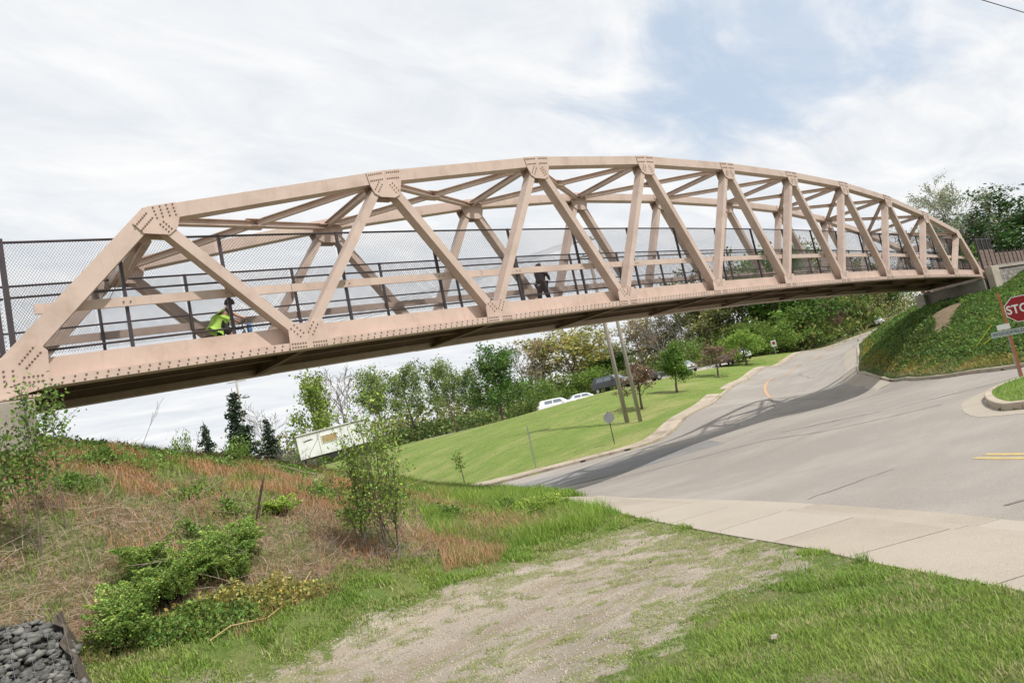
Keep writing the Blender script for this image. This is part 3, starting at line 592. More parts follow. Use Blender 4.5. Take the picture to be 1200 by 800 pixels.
# ---------------------------------------------------------------- the truss bridge
LP, X0, D, WCL, CT = 5.5, .562, 13.834, 3.502, .34      # panel, start, near face, clear width, truss thickness
def zb(s): return 2.732+.0231*(s-5)-.02255*(s-5)**2
HT = [3.12, 4.087, 4.797, 5.205, 5.336]
def bx(s): return X0+LP*s
def zt(i): return zb(i+.5)+HT[min(i,9-i)]
br_ = thing('truss_bridge', 'long tan steel arched truss footbridge spanning the road', 'bridge', (bx(0),D,Hs(bx(0),D)))
CH = .56
FARY = D+WCL+CT                                         # outer face of far truss at FARY+CT... far inner face = D+CT+WCL-CT
def truss(near):
    yo = D if near else D+WCL+CT                        # outer face
    s_ = 1 if near else -1                              # inward direction
    yi = yo+s_*CT; ym = (yo+yi)/2
    st, pl = M['steel'], M['plate']
    def nodeB(i): return Vector((bx(i), ym, zb(i)+.20))
    def nodeT(i): return Vector((bx(i+.5), ym, zt(i)-.02))
    # bottom chord: web plate at the inner side, riveted band and bottom flange
    for i in range(10):
        n = 6; ss = [i+k/n for k in range(n+1)]
        b = MB()
        for k in range(n):
            a, c = ss[k], ss[k+1]; e = 0.001
            xa, xc = bx(a), bx(c); za, zc = zb(a), zb(c)
            yw = yo+s_*(CT-.05)
            b.add([(xa,yw,za),(xc,yw,zc),(xc,yw,zc+CH),(xa,yw,za+CH),(xa,yi,za),(xc,yi,zc),(xc,yi,zc+CH),(xa,yi,za+CH)],
                  [(0,1,2,3),(4,7,6,5),(3,2,6,7),(0,4,5,1)]+([(0,3,7,4)] if k==0 else [])+([(1,5,6,2)] if k==n-1 else []))
            y1 = yo+s_*.02
            b.add([(xa,yo+s_*.012,za+.002),(xc,yo+s_*.012,zc+.002),(xc,yo+s_*.012,zc+.165),(xa,yo+s_*.012,za+.165),(xa,yw-s_*.001,za+.002),(xc,yw-s_*.001,zc+.002),(xc,yw-s_*.001,zc+.165),(xa,yw-s_*.001,za+.165)],
                  [(0,1,2,3),(3,2,6,7),(0,4,5,1)]+([(0,3,7,4)] if k==0 else [])+([(1,5,6,2)] if k==n-1 else []))
        b.build('bottom_chord', pl if near else st, br_)
        if near:
            rb = MB(); nb = 32
            for k in range(nb):
                s = i+(k+.5)/nb
                for dz_ in (.045,.125): rb.lathe([(.018,0),(.018,-.013),(.010,-.020)], (bx(s)+(0.03 if dz_>.1 else 0), yo+.012, zb(s)+dz_), 6, 'y')
            o = rb.build('bolt_rows', M['bolt'], br_); o['kind'] = 'stuff'
    # top chord
    for i in range(9):
        a = nodeT(i); c = nodeT(i+1)
        if 1: MB().beam(a+(c-a).normalized()*-.08, c+(c-a).normalized()*.08 if i==8 else c, CT-.024, .30).build('top_chord', st, br_)
    for a, c in ((nodeB(0), nodeT(0)), (nodeB(10), nodeT(9))):
        MB().beam(a, c, CT-.03, .34).build('end_post', st, br_)
    for i in range(9):
        for c in (nodeB(i+1),):
            a = nodeT(i); d_ = (c-a).normalized(); MB().beam(a+d_*.12, c-d_*.1, CT-.03, .215).build('diagonal', st, br_)
            a = nodeB(i+1); 
        if i < 8:
            c = nodeT(i+1); d_ = (c-a).normalized()
            MB().ibeam(a+d_*.1, c-d_*.12, .001, .001).v if False else None
            MB().beam(a+d_*.1, c-d_*.12, CT-.034, .20).build('diagonal', st, br_)
    i = 9; a = nodeB(9); c = nodeT(9); d_ = (c-a).normalized(); MB().beam(a+d_*.1, c-d_*.12, CT-.034, .20).build('diagonal', st, br_)
    a = nodeT(0); c = nodeB(1)
    # gusset plates
    bolts = MB()
    def bolt(x, z):
        if near: bolts.lathe([(.018,0),(.018,-.013),(.010,-.020)], (x, yo-.012, z), 6, 'y')
    def row(p, q, n, off=0.0):
        p, q = Vector((*p,0)), Vector((*q,0)); t = (q-p).normalized(); nn = Vector((-t.y,t.x,0))*off
        for k in range(n):
            v = p+(q-p)*(k/(n-1) if n>1 else 0)+nn; bolt(v.x, v.y)
    def plates(poly, name='gusset_plate', inner=True):
        if near: MB().plate(poly, yo-.012, yo+.012).build(name, pl, br_)
        else: MB().plate(poly, yo-.012, yo+.012).build(name, st, br_)
        if inner: MB().plate(poly, yi-.012, yi+.012).build(name, pl if not near else st, br_)
    for i in range(1,10):
        x, z = bx(i), zb(i); sl = .0042-2*.0041*(i-5)
        f_ = lambda dx, dz_: (x+dx, z+dx*sl+dz_)
        plates([f_(-.42,-.004), f_(.50,-.004), f_(.50,.40), f_(.44,CH+.012), f_(-.30,CH+.012), f_(-.40,.42)], inner=False)
        if near:
            dl = Vector((bx(i-.5)-x, zt(i-1)-z-.2)).normalized(); dr = Vector((bx(i+.5)-x, zt(i)-z-.2)).normalized()
            for dd in (dl, dr):
                for off in (-.055,.055):
                    row((x+dd.x*.16, z+.2+dd.y*.16), (x+dd.x*.42, z+.2+dd.y*.42), 4, off)
            for k in range(6):
                for dz_ in (.045,.125):
                    bolt(x-.36+k*.06, z+dz_); bolt(x+.12+k*.06, z+dz_)
    for i in range(1,9):
        x, z = bx(i+.5), zt(i)
        sa = (zt(i)-zt(i-1))/LP; sb_ = (zt(i+1)-zt(i))/LP
        top = lambda dx: z-.02+.152+(sa if dx<0 else sb_)*dx
        plates([(x-.50,top(-.5)),(x,top(0)),(x+.50,top(.5)),(x+.47,top(.47)-.34),(x+.36,z-.50),(x+.20,z-.58),(x-.20,z-.58),(x-.36,z-.50),(x-.45,top(-.45)-.34)][::-1])
        if near:
            for k in range(7):
                for sgn, sl in ((-1,sa),(1,sb_)):
                    for dz_ in (-.07,.09): dx = sgn*(.08+k*.06)*(1 if dz_>0 else .93); bolt(x+dx, z-.02+dz_+sl*dx)
            dl = Vector((bx(i)-x, zb(i)+.2-z)).normalized(); dr = Vector((bx(i+1)-x, zb(i+1)+.2-z)).normalized()
            for dd in (dl, dr):
                for off in (-.05,.05): row((x+dd.x*.27, z+dd.y*.27), (x+dd.x*.50, z+dd.y*.50), 4, off)
    for e in (0, 1):
        g = (lambda x: x) if e == 0 else (lambda x: 2*bx(5)-x)
        dz_ = 0 if e == 0 else zb(9.5)-zb(.5)
        P0 = [(2.99,5.07),(3.28,5.42),(3.82,5.54),(3.86,5.25),(3.79,5.00),(3.62,4.85),(3.16,4.87)]
        plates([(g(x), z+dz_) for x, z in P0])
        if near and e == 0:
            for p_, q_, n_ in [((3.03,5.023),(3.251,5.284),7),((3.129,4.938),(3.35,5.195),7),((3.387,5.408),(3.434,5.197),4),((3.514,5.44),(3.546,5.227),4),((3.636,5.472),(3.676,5.257),4),((3.757,5.495),(3.793,5.279),4),((3.477,5.065),(3.611,4.916),4),((3.544,5.122),(3.67,4.98),4)]: row(p_, q_, n_)
        dzb = zb(0) if e == 0 else zb(10); q0 = dzb-zb(0)
        B0 = [(.18,1.98),(.22,2.45),(.50,2.56),(.70,2.62),(.86,2.69),(1.04,2.86),(1.16,2.95),(1.36,2.72),(1.345,2.40),(1.33,2.09),(.95,2.0),(.55,1.96)]
        plates([(g(x), z+q0) for x, z in B0], inner=False)
        if near and e == 0:
            for p_, q_, n_ in [((.943,2.537),(1.155,2.791),6),((1.034,2.451),(1.253,2.697),6),((.982,2.294),(1.239,2.298),5),((.983,2.198),(1.234,2.201),5),((.711,2.425),(.708,2.177),4),((.838,2.424),(.838,2.174),4),((.45,2.4),(.44,2.16),4)]: row(p_, q_, n_)
        # bearing plate
        b = MB(); xb = bx(0)+.1 if e == 0 else bx(10)-.1; zz_ = dzb
        b.box((xb,ym,zz_-.105),(1.05,CT+.12,.045)); b.box((xb,ym,zz_-.15),(.7,CT,.05)); b.box((xb+.25,ym,zz_-.19),(.06,CT,.05)); b.box((xb-.25,ym,zz_-.19),(.06,CT,.05))
        b.build('bearing', pl, br_)
    if near:
        o = bolts.build('bolt_heads', M['bolt'], br_); o['kind'] = 'stuff'
    # handrail channel, inside the truss
    yr = yi+s_*.045
    for i in range(10):
        a, c = (i+.0 if i else .13), (i+1 if i < 9 else 9.8); b = MB(); n = 3
        ss = [a+(c-a)*k/n for k in range(n+1)]
        for k in range(n):
            p0 = Vector((bx(ss[k])+(.006 if k==0 else 0), yr, zb(ss[k])+1.47)); p1 = Vector((bx(ss[k+1])-(.006 if k==n-1 else 0), yr, zb(ss[k+1])+1.47))
            b.beam(p0, p1, .05, .18)
        o = b.build('handrail', st, br_)
    # fence posts, rails, mesh
    yf = yi+s_*.115
    posts = [.40,.75]+[1.25+.5*k for k in range(16)]+[9.25,9.60]
    b = MB(); b.box((0,0,1.59),(.062,.062,2.32)); b.lathe([(.04,0),(.04,.03)],(0,0,2.75),8)
    pm = b.mesh('fence_post'); pm.materials.append(M['fence'])
    for s in posts:
        o = link('fence_post', pm, None, br_, loc=Vector((bx(s),yf,zb(s)))-origin(br_))
    if near:
        b2 = MB()
        for s in posts:
            for dx in (-.06,.06): b2.lathe([(.016,0),(.016,-.02),(.01,-.028)],(bx(s)+dx, yr-.025, zb(s)+1.47),6,'y')
        b2.build('handrail_bolts', M['bolt'], br_)['kind'] = 'stuff'
    b = MB()
    for s in (.065,) if near else (.065,): b.box((bx(s),yf,zb(s)+1.6),(.09,.09,2.45)); b.box((bx(s)-.16,yf,zb(s)+1.35),(.08,.08,1.9))
    b.build('end_post_pair', M['fence'], br_)
    for h_ in (.72,1.735,2.76):
        pts = [(bx(s),yf,zb(s)+h_) for s in np.linspace(.065,9.93,41)]
        MB().tube(pts, .021 if h_ < 2.7 else .024, 6).build('fence_rail', M['fence'], br_)
    # diamond mesh: two sets of parallel wires cut to the bay
    key = 'mesh_bay'
    if key not in M:
        Lb, Hb, stp, rw = 2.70, 2.10, .074, .0031; b = MB()
        for sg in (1,-1):
            c = -Hb if sg > 0 else 0; lim = Lb if sg > 0 else Lb+Hb
            while c < lim:
                # line x = c + sg*z
                z0_, z1_ = 0, Hb; x0_, x1_ = c, c+sg*Hb
                if sg > 0:
                    if x0_ < 0: z0_ = -x0_; x0_ = 0
                    if x1_ > Lb: z1_ = Lb-c; x1_ = Lb
                else:
                    if x0_ > Lb: z0_ = c-Lb; x0_ = Lb
                    if x1_ < 0: z1_ = c; x1_ = 0
                if z1_-z0_ > .02: b.tube([(x0_,sg*.002,z0_),(x1_,sg*.002,z1_)], rw, 3, False)
                c += stp
        me = b.mesh('chain_link_mesh'); me.materials.append(M['wire']); M[key] = me
    ends = [(.065,.40)]+[(posts[k],posts[k+1]) for k in range(len(posts)-1)]+[(posts[-1],9.93)]
    for a, c in ends:
        o = link('chain_link_mesh', M[key], None, br_); L_ = (c-a)*LP; dz_ = zb(c)-zb(a)
        o.location = Vector((bx(a)+.02,yf,zb(a)+.64))-origin(br_); o.rotation_euler = (0,-math.atan2(dz_,L_),0)
        o.scale = ((L_-.04)/2.70,1,1)
truss(True); truss(False)
# fence carried on past both ends of the span
y0_, y1_ = D+CT, D+WCL
for e in (0,1):
    for s_, yy in ((1,D+CT+.115),(-1,D+WCL-.115)):
        if e == 1: continue
        r_ = thing('approach_fence', 'dark mesh fence bay beyond the left end of the bridge, '+('near' if s_ == 1 else 'far')+' side', 'fence', (bx(-.6),yy,zb(0)+.4), group='mesh fence bays at the left bridge end')
        MB().box((bx(-.5),yy,zb(0)+1.6),(.062,.062,2.32)).build('fence_post', M['fence'], r_)
        for h_ in (.72,1.735,2.76): MB().tube([(bx(-.6),yy,zb(0)+h_-.06),(bx(.055),yy,zb(0)+h_)],.021,6).build('fence_rail', M['fence'], r_)
        o = link('chain_link_mesh', M['mesh_bay'], None, r_, loc=Vector((bx(-.5),yy,zb(0)+.62))-origin(r_)); o.scale = (.55*LP/2.7,1,1)
# ---- floor
un = M['under']
for i in range(0,11):
    s = i if 0 < i < 10 else (i+.03 if i == 0 else i-.03); x = bx(s)
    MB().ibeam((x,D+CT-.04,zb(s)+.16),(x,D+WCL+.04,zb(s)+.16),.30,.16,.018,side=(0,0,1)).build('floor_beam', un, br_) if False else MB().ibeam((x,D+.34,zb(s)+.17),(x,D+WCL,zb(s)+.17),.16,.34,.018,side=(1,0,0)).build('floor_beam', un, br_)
for y in (D+.62, D+1.35, D+(WCL+CT)/2+.05, D+2.55, D+WCL-.28):
    b = MB(); ss = np.linspace(.03,9.97,41)
    if y not in (D+.62, D+(WCL+CT)/2+.05, D+WCL-.28): continue
    for k in range(40): b.ibeam((bx(ss[k]),y,zb(ss[k])+.225),(bx(ss[k+1]),y,zb(ss[k+1])+.225),.14,.21,.014)
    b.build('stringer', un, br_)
b = MB(); ss = np.linspace(-.02,10.02,51)
for k in range(50):
    a, c = ss[k], ss[k+1]; b.beam((bx(a),D+CT+WCL/2-CT/2,zb(a)+.395),(bx(c),D+CT+WCL/2-CT/2,zb(c)+.395),WCL-CT-.01,.09)
b.build('deck', M['conc'], br_)
b = MB(); n = 366
for k in range(n):
    s = (k+.5)/n*10; b.prism((bx(s),D+CT+.01,zb(s)+.349),(bx(s),D+WCL-.01,zb(s)+.349),[(-.05,0),(-.03,-.035),(.03,-.035),(.05,0)],(1,0,0))
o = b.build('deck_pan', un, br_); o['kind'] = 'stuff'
# ---- top lateral system
st = M['steel']
def nT(i, near): return Vector((bx(i+.5), D+CT*.75 if near else D+WCL+CT*.25, zt(i)-.05))
for i in range(10):
    if i in (0,9):
        a, c = nT(i,True), nT(i,False); sx = 1 if i == 0 else -1
        MB().beam(a+Vector((-.12*sx,.05,-.22)), c+Vector((-.12*sx,-.05,-.22)), .30, .46, side=(1,0,0)).build('portal_strut', st, br_)
        for near in (True, False):
            q = nT(i,near); w_ = 1 if near else -1
            MB().add([q+Vector((-.12*sx+dx,w_*.1,-.44)) for dx in (-.01,.01)]+[q+Vector((-.12*sx+dx,w_*.75,-.44)) for dx in (-.01,.01)]+[q+Vector((-.45*sx+dx,w_*.1,-1.0)) for dx in (-.01,.01)], [(0,2,4),(1,5,3),(0,1,3,2),(2,3,5,4),(0,4,5,1)]).build('portal_knee', M['plate'], br_)
    else:
        MB().ibeam(nT(i,True), nT(i,False), .16, .17, .014, side=(1,0,0)).build('lateral_strut', st, br_)
        for near in (True,False):
            q = nT(i,near); w_ = 1 if near else -1
            MB().beam(q+Vector((-.30,w_*.10,-.03)), q+Vector((.30,w_*.10,-.03)), .34, .014).build('lateral_plate', M['plate'], br_)
for i in range(9):
    a, c = nT(i,True), nT(i+1,False); dz0 = Vector((0,0,-.02)); MB().ibeam(a+(c-a)*.03+dz0, c+(a-c)*.03+dz0, .15,.15,.013).build('lateral_brace', st, br_)
    a, c = nT(i,False), nT(i+1,True); m_ = (a+c)/2; d_ = (c-a).normalized()*.10
    MB().ibeam(a+(c-a)*.03+dz0, m_-d_+dz0, .15,.15,.013).build('lateral_brace', st, br_); MB().ibeam(m_+d_+dz0, c+(a-c)*.03+dz0, .15,.15,.013).build('lateral_brace', st, br_)
    MB().beam(m_+Vector((-.22,0,-.105)), m_+Vector((.22,0,-.105)), .34, .014).build('splice_plate', M['plate'], br_)
    MB().beam(m_+Vector((-.22,0,.066)), m_+Vector((.22,0,.066)), .34, .014).build('splice_plate', M['plate'], br_)
# ---------------------------------------------------------------- abutments
ab = thing('abutment', 'weathered concrete abutment under the left end of the bridge', 'abutment', (-1,15.8,.5))
b = MB(); b.box((-.95,15.85,.3),(4.0,4.9,3.1)); b.build('seat', M['conc_old'], ab, bevel=.02)
b = MB(); b.box((-1.7,15.85,2.2),(2.5,3.6,.6)); b.build('back_wall', M['conc_old'], ab)
ab = thing('abutment', 'grey concrete abutment under the far right end of the bridge, pale end wall', 'abutment', (56.5,15.8,0))
XR = bx(10)
MB().box((XR+.55,15.85,.45),(2.1,4.1,3.26)).build('seat', M['conc_old'], ab)
b = MB(); b.box((XR+.72,13.45,1.35),(1.75,.42,3.1)); b.build('end_wall', M['conc'], ab, bevel=.03)
MB().box((XR+.72,18.15,.6),(1.75,.42,3.0)).build('end_wall', M['conc'], ab)
MB().box((XR+1.2,15.85,2.4),(.9,4.0,.62)).build('back_wall', M['conc_old'], ab)
MB().box((XR-.75,17.75,-.6),(.5,.5,5.2)).build('pier_stub', M['conc'], ab)
# stone retaining wall along the right approach, stones as pieces
rw = thing('retaining_wall', 'grey stone block retaining wall above the embankment, right of the bridge', 'wall', (64,13.4,2))
M['stone'] = mat('rough_grey_stone', (.32,.29,.26), .95, (.20,.18,.165), scale=1.3, bump=.5, bscale=9, rand=.5)
W0, W1_ = XR+1.7, 84.0
def wtop(x): return 2.86+.017*(x-57)
MB().add([(W0,13.55,-.5),(W1_,13.55,-.5),(W1_,13.55,wtop(W1_)-.12),(W0,13.55,wtop(W0)-.12),(W0,14.1,-.5),(W1_,14.1,-.5),(W1_,14.1,wtop(W1_)-.12),(W0,14.1,wtop(W0)-.12)],
   [(0,1,2,3),(4,7,6,5),(3,2,6,7),(0,3,7,4),(1,5,6,2),(0,4,5,1)]).build('core', M['conc_old'], rw)
sm = []
for q in range(5):
    b = MB(); g = np.random.default_rng(q); b.box((0,0,0),(1,1,1)); b.v = [tuple(np.array(v)*.97+g.normal(0,.035,3)) for v in b.v]; me = b.mesh('stone'); me.materials.append(M['stone']); sm.append(me)
cnt = 0; x = W0; zc = .6; row_ = 0
zrow = -.3
while zrow < 1.0:
    x = W0+(.2 if row_%2 else 0)
    while x < 76 and cnt < 290:
        w_ = random.uniform(.38,.62); top = wtop(x)-.15-zrow
        if top-.28 > ground_z(np.array([x]),np.array([13.3]))[0]-.3:
            o = link('stone', random.choice(sm), None, rw); o.location = Vector((x+w_/2,13.5,top-.14))-origin(rw); o.scale = (w_*.96,.22,.27); cnt += 1
        x += w_
    zrow += .28; row_ += 1
b = MB(); b.add([(W0,13.3,wtop(W0)-.12),(W1_,13.3,wtop(W1_)-.12),(W1_,13.3,wtop(W1_)),(W0,13.3,wtop(W0)),(W0,14.15,wtop(W0)-.12),(W1_,14.15,wtop(W1_)-.12),(W1_,14.15,wtop(W1_)),(W0,14.15,wtop(W0))],[(0,1,2,3),(4,7,6,5),(3,2,6,7),(0,3,7,4),(1,5,6,2),(0,4,5,1)]); b.build('coping', M['conc'], rw)
MB().add([(W0,14.1,1.5),(W1_,14.1,1.5),(W1_,14.1,wtop(W1_)),(W0,14.1,wtop(W0)),(W0,17.6,1.5),(W1_,17.6,1.5),(W1_,17.6,wtop(W1_)),(W0,17.6,wtop(W0))],[(0,1,2,3),(4,7,6,5),(3,2,6,7),(0,3,7,4),(1,5,6,2),(0,4,5,1)]).build('approach_path', M['conc'])['kind'] = 'structure'
# timber approach fence with dark posts
M['fence_wood'] = mat('brown_fence_board', (.20,.135,.105), .85, (.13,.09,.075), scale=3, stretch=(1,1,6), rand=.2)
for yy, lb in ((14.25,'brown panel fence with dark posts on top of the stone wall'),(17.3,'brown panel fence along the far side of the right approach path')):
    fr = thing('approach_fence', lb, 'fence', (W0,yy,wtop(W0)))
    x = W0+.3; k = 0
    while x < 83:
        z = wtop(x); h_ = 2.35 if k < 3 else 1.35
        MB().box((x,yy,z+h_/2),(.12,.12,h_)).build('fence_post', M['fence'], fr)
        for q in range(4 if h_ < 2 else 5):
            MB().box((x+.62,yy,z+.17+q*.29),(1.1,.035,.278)).build('fence_board', M['fence_wood'], fr)
        if k < 3 : 
            MB().box((x+.62,yy,z+h_-.06),(1.24,.05,.06)).build('fence_rail', M['fence'], fr)
            o = link('chain_link_mesh', M['mesh_bay'], None, fr, loc=Vector((x,yy,z+.1))-origin(fr)); o.scale = (1.24/2.7,1,1.05)
        x += 1.24; k += 1
# small stone step blocks at the joint of span and wall
# ---------------------------------------------------------------- trees and plants
def leaf_tint(n, base=(1,1,1), var=.25, hue=.12):
    v = 1+rng.normal(0, var, n); h = rng.normal(0, hue, n)
    return np.clip(np.c_[base[0]*v*(1+h), base[1]*v, base[2]*v*(1-h*.6)], .15, 3)
def leaf_quads(P, size, up=.3, aspect=.6, fold=True, dirs=None):
    """one bent leaf (two triangles sharing the midrib) per point"""
    n = len(P); size = np.broadcast_to(size, n)[:,None]
    d = rng.normal(size=(n,3)) if dirs is None else dirs+rng.normal(0,.35,(n,3)); d[:,2] += up; d /= np.linalg.norm(d,axis=1)[:,None]
    w = rng.normal(size=(n,3)); w -= d*(w*d).sum(1)[:,None]; w /= np.linalg.norm(w,axis=1)[:,None]; nn = np.cross(d, w)
    a = P; t = P+d*size; m = P+d*size*.5; l = m+w*size*aspect*.5+nn*size*.12; r_ = m-w*size*aspect*.5+nn*size*.12
    V = np.stack([a,l,t,r_],1).reshape(-1,3); i = np.arange(n)*4
    F = np.concatenate([np.c_[i,i+1,i+2], np.c_[i,i+2,i+3]]); return V, F
def branches(h, levels, r0, seed, spread=.9, up=.35, trunk_frac=.35, nb=(9,5,4), ratio=(.55,.5,.45), width=None, lean=(0,0), wiggle=.12):
    g = np.random.default_rng(seed); B = []; tips = []
    def grow(p, d, L_, r_, lev):
        n = 5 if lev == 0 else 4 if lev == 1 else 3; pts = [p]; rad = [r_]; q = p.copy(); dd = d.copy()
        for k in range(n):
            dd = dd+g.normal(0, wiggle*(1 if lev else .45), 3)+np.array([0,0,up*.12*(lev>0)]); dd /= np.linalg.norm(dd); q = q+dd*L_/n; pts.append(q); rad.append(r_*(1-(k+1)/n*(.75 if lev < levels-1 else .9)))
        B.append((pts, rad, lev))
        if lev == levels-1: tips.append((np.array(pts), L_)); return
        m = nb[min(lev,len(nb)-1)]
        for k in range(m):
            f = trunk_frac+(1-trunk_frac)*(k+.6)/m if lev == 0 else .25+.75*(k+.5)/m
            x = f*n; i = min(int(x), n-1); base = pts[i]+(pts[i+1]-pts[i])*(x-i); t = pts[i+1]-pts[i]; t /= np.linalg.norm(t)
            az_ = k*2.4+g.uniform(-.5,.5); o = np.array([math.cos(az_), math.sin(az_), 0]); 
            if lev: o = g.normal(size=3)
            o -= t*o.dot(t); o /= np.linalg.norm(o)+1e-9
            sp = spread*g.uniform(.75,1.2)*(1.15-.5*f if lev == 0 else 1); nd_ = t*math.cos(sp)+o*math.sin(sp); nd_[2] += up*.3; nd_ /= np.linalg.norm(nd_)
            grow(base, nd_, L_*ratio[min(lev,len(ratio)-1)]*g.uniform(.75,1.15)*(1.15-.45*f if lev == 0 else 1), max(r_*(1-f*.7)*.55,.004*h/8), lev+1)
        if lev: tips.append((np.array(pts[-2:]), L_*.3))
    grow(np.zeros(3), np.array([lean[0],lean[1],1.])/np.linalg.norm([lean[0],lean[1],1.]), h*.9, r0, 0)
    return B, tips
def wood_mesh(B, name='trunk', sides=(8,5,4,3), minr=0.):
    Vs, Fs, off = [], [], 0
    for pts, rad, lev in B:
        n = sides[min(lev,len(sides)-1)]; P = np.array(pts); T = np.gradient(P,axis=0); T /= np.linalg.norm(T,axis=1)[:,None]+1e-9
        ref = np.array([1,0,0]) if abs(T[0][0]) < .8 else np.array([0,1,0]); A = np.cross(T, ref); A /= np.linalg.norm(A,axis=1)[:,None]; Bn = np.cross(T, A)
        an = np.arange(n)*2*math.pi/n; rr = np.maximum(np.array(rad), minr)[:,None,None]
        V = P[:,None]+(A[:,None]*np.cos(an)[None,:,None]+Bn[:,None]*np.sin(an)[None,:,None])*rr
        i = np.arange(len(P)-1)[:,None]*n; k = np.arange(n)[None]; F = np.stack([i+k, i+(k+1)%n, i+n+(k+1)%n, i+n+k],-1).reshape(-1,4)+off
        Vs.append(V.reshape(-1,3)); Fs.append(F); off += V.shape[0]*n
    return mesh_np(name, np.concatenate(Vs), np.concatenate(Fs))
def crown_mesh(tips, count, size, spread, name='crown', tint=(1,1,1), var=.25, hue=.1, up=.2, droop=0., clump=True):
    pts = []; W_ = np.array([t[1] for t in tips]); W_ = W_/W_.sum(); ch = rng.choice(len(tips), count, p=W_)
    dens = rng.uniform(.6,1.25,len(tips)) if clump else np.ones(len(tips)); P = np.empty((count,3)); tn = np.empty(count)
    for k, c in enumerate(ch):
        tp = tips[c][0]; f = rng.uniform(0,len(tp)-1); i = int(f); P[k] = tp[i]+(tp[min(i+1,len(tp)-1)]-tp[i])*(f-i); tn[k] = dens[c]
    P += rng.normal(0, spread, P.shape); P[:,2] -= droop*np.abs(rng.normal(0,1,count)); V, F = leaf_quads(P, size*rng.uniform(.6,1.4,count), up)
    me = mesh_np(name, V, F); tt = leaf_tint(count, tint, var, hue)*np.clip(tn,.75,1.2)[:,None]; vcol(me, 'tint', np.repeat(tt,4,0)); return me
LM = dict(darkleaf=leaf_mat('dark_tree_leaf',(.07,.145,.035),(.045,.10,.025)),
 green=leaf_mat('fresh_green_leaf',(.19,.31,.06),(.13,.24,.045)), dense=leaf_mat('deep_green_leaf',(.12,.22,.045),(.08,.165,.035)), olive=leaf_mat('olive_leaf',(.27,.27,.10),(.18,.21,.07)),
 golden=leaf_mat('yellow_green_leaf',(.44,.39,.12),(.30,.32,.085)), willow=leaf_mat('soft_green_leaf',(.28,.36,.12),(.20,.285,.085)), spring=leaf_mat('spring_green_leaf',(.34,.41,.10),(.23,.33,.06)),
 budding=leaf_mat('bronze_bud_leaf',(.42,.32,.19),(.33,.28,.14)), pink=leaf_mat('pink_brown_blossom',(.36,.215,.20),(.25,.13,.12)), blossom=leaf_mat('pale_blossom',(.52,.54,.42),(.32,.38,.19)),
 crab=leaf_mat('rusty_pink_leaf',(.33,.22,.15),(.20,.13,.08)), bush=leaf_mat('bright_bush_leaf',(.22,.33,.065),(.15,.25,.045)), conifer=leaf_mat('dark_needles',(.045,.075,.04),(.03,.055,.03),trans=.1), weed=leaf_mat('weed_leaf',(.21,.32,.075),(.13,.22,.05),rand=.2), fern=leaf_mat('blue_green_fern',(.26,.40,.095),(.15,.26,.06)), vine=leaf_mat('ground_cover_leaf',(.155,.235,.055),(.10,.18,.04)), sap=leaf_mat('bright_sapling_leaf',(.30,.42,.085),(.20,.31,.06)), sapd=leaf_mat('sapling_leaf',(.20,.32,.07),(.13,.22,.045)), lightg=leaf_mat('light_green_leaf',(.30,.43,.085),(.20,.34,.06)))
PROTO = {}
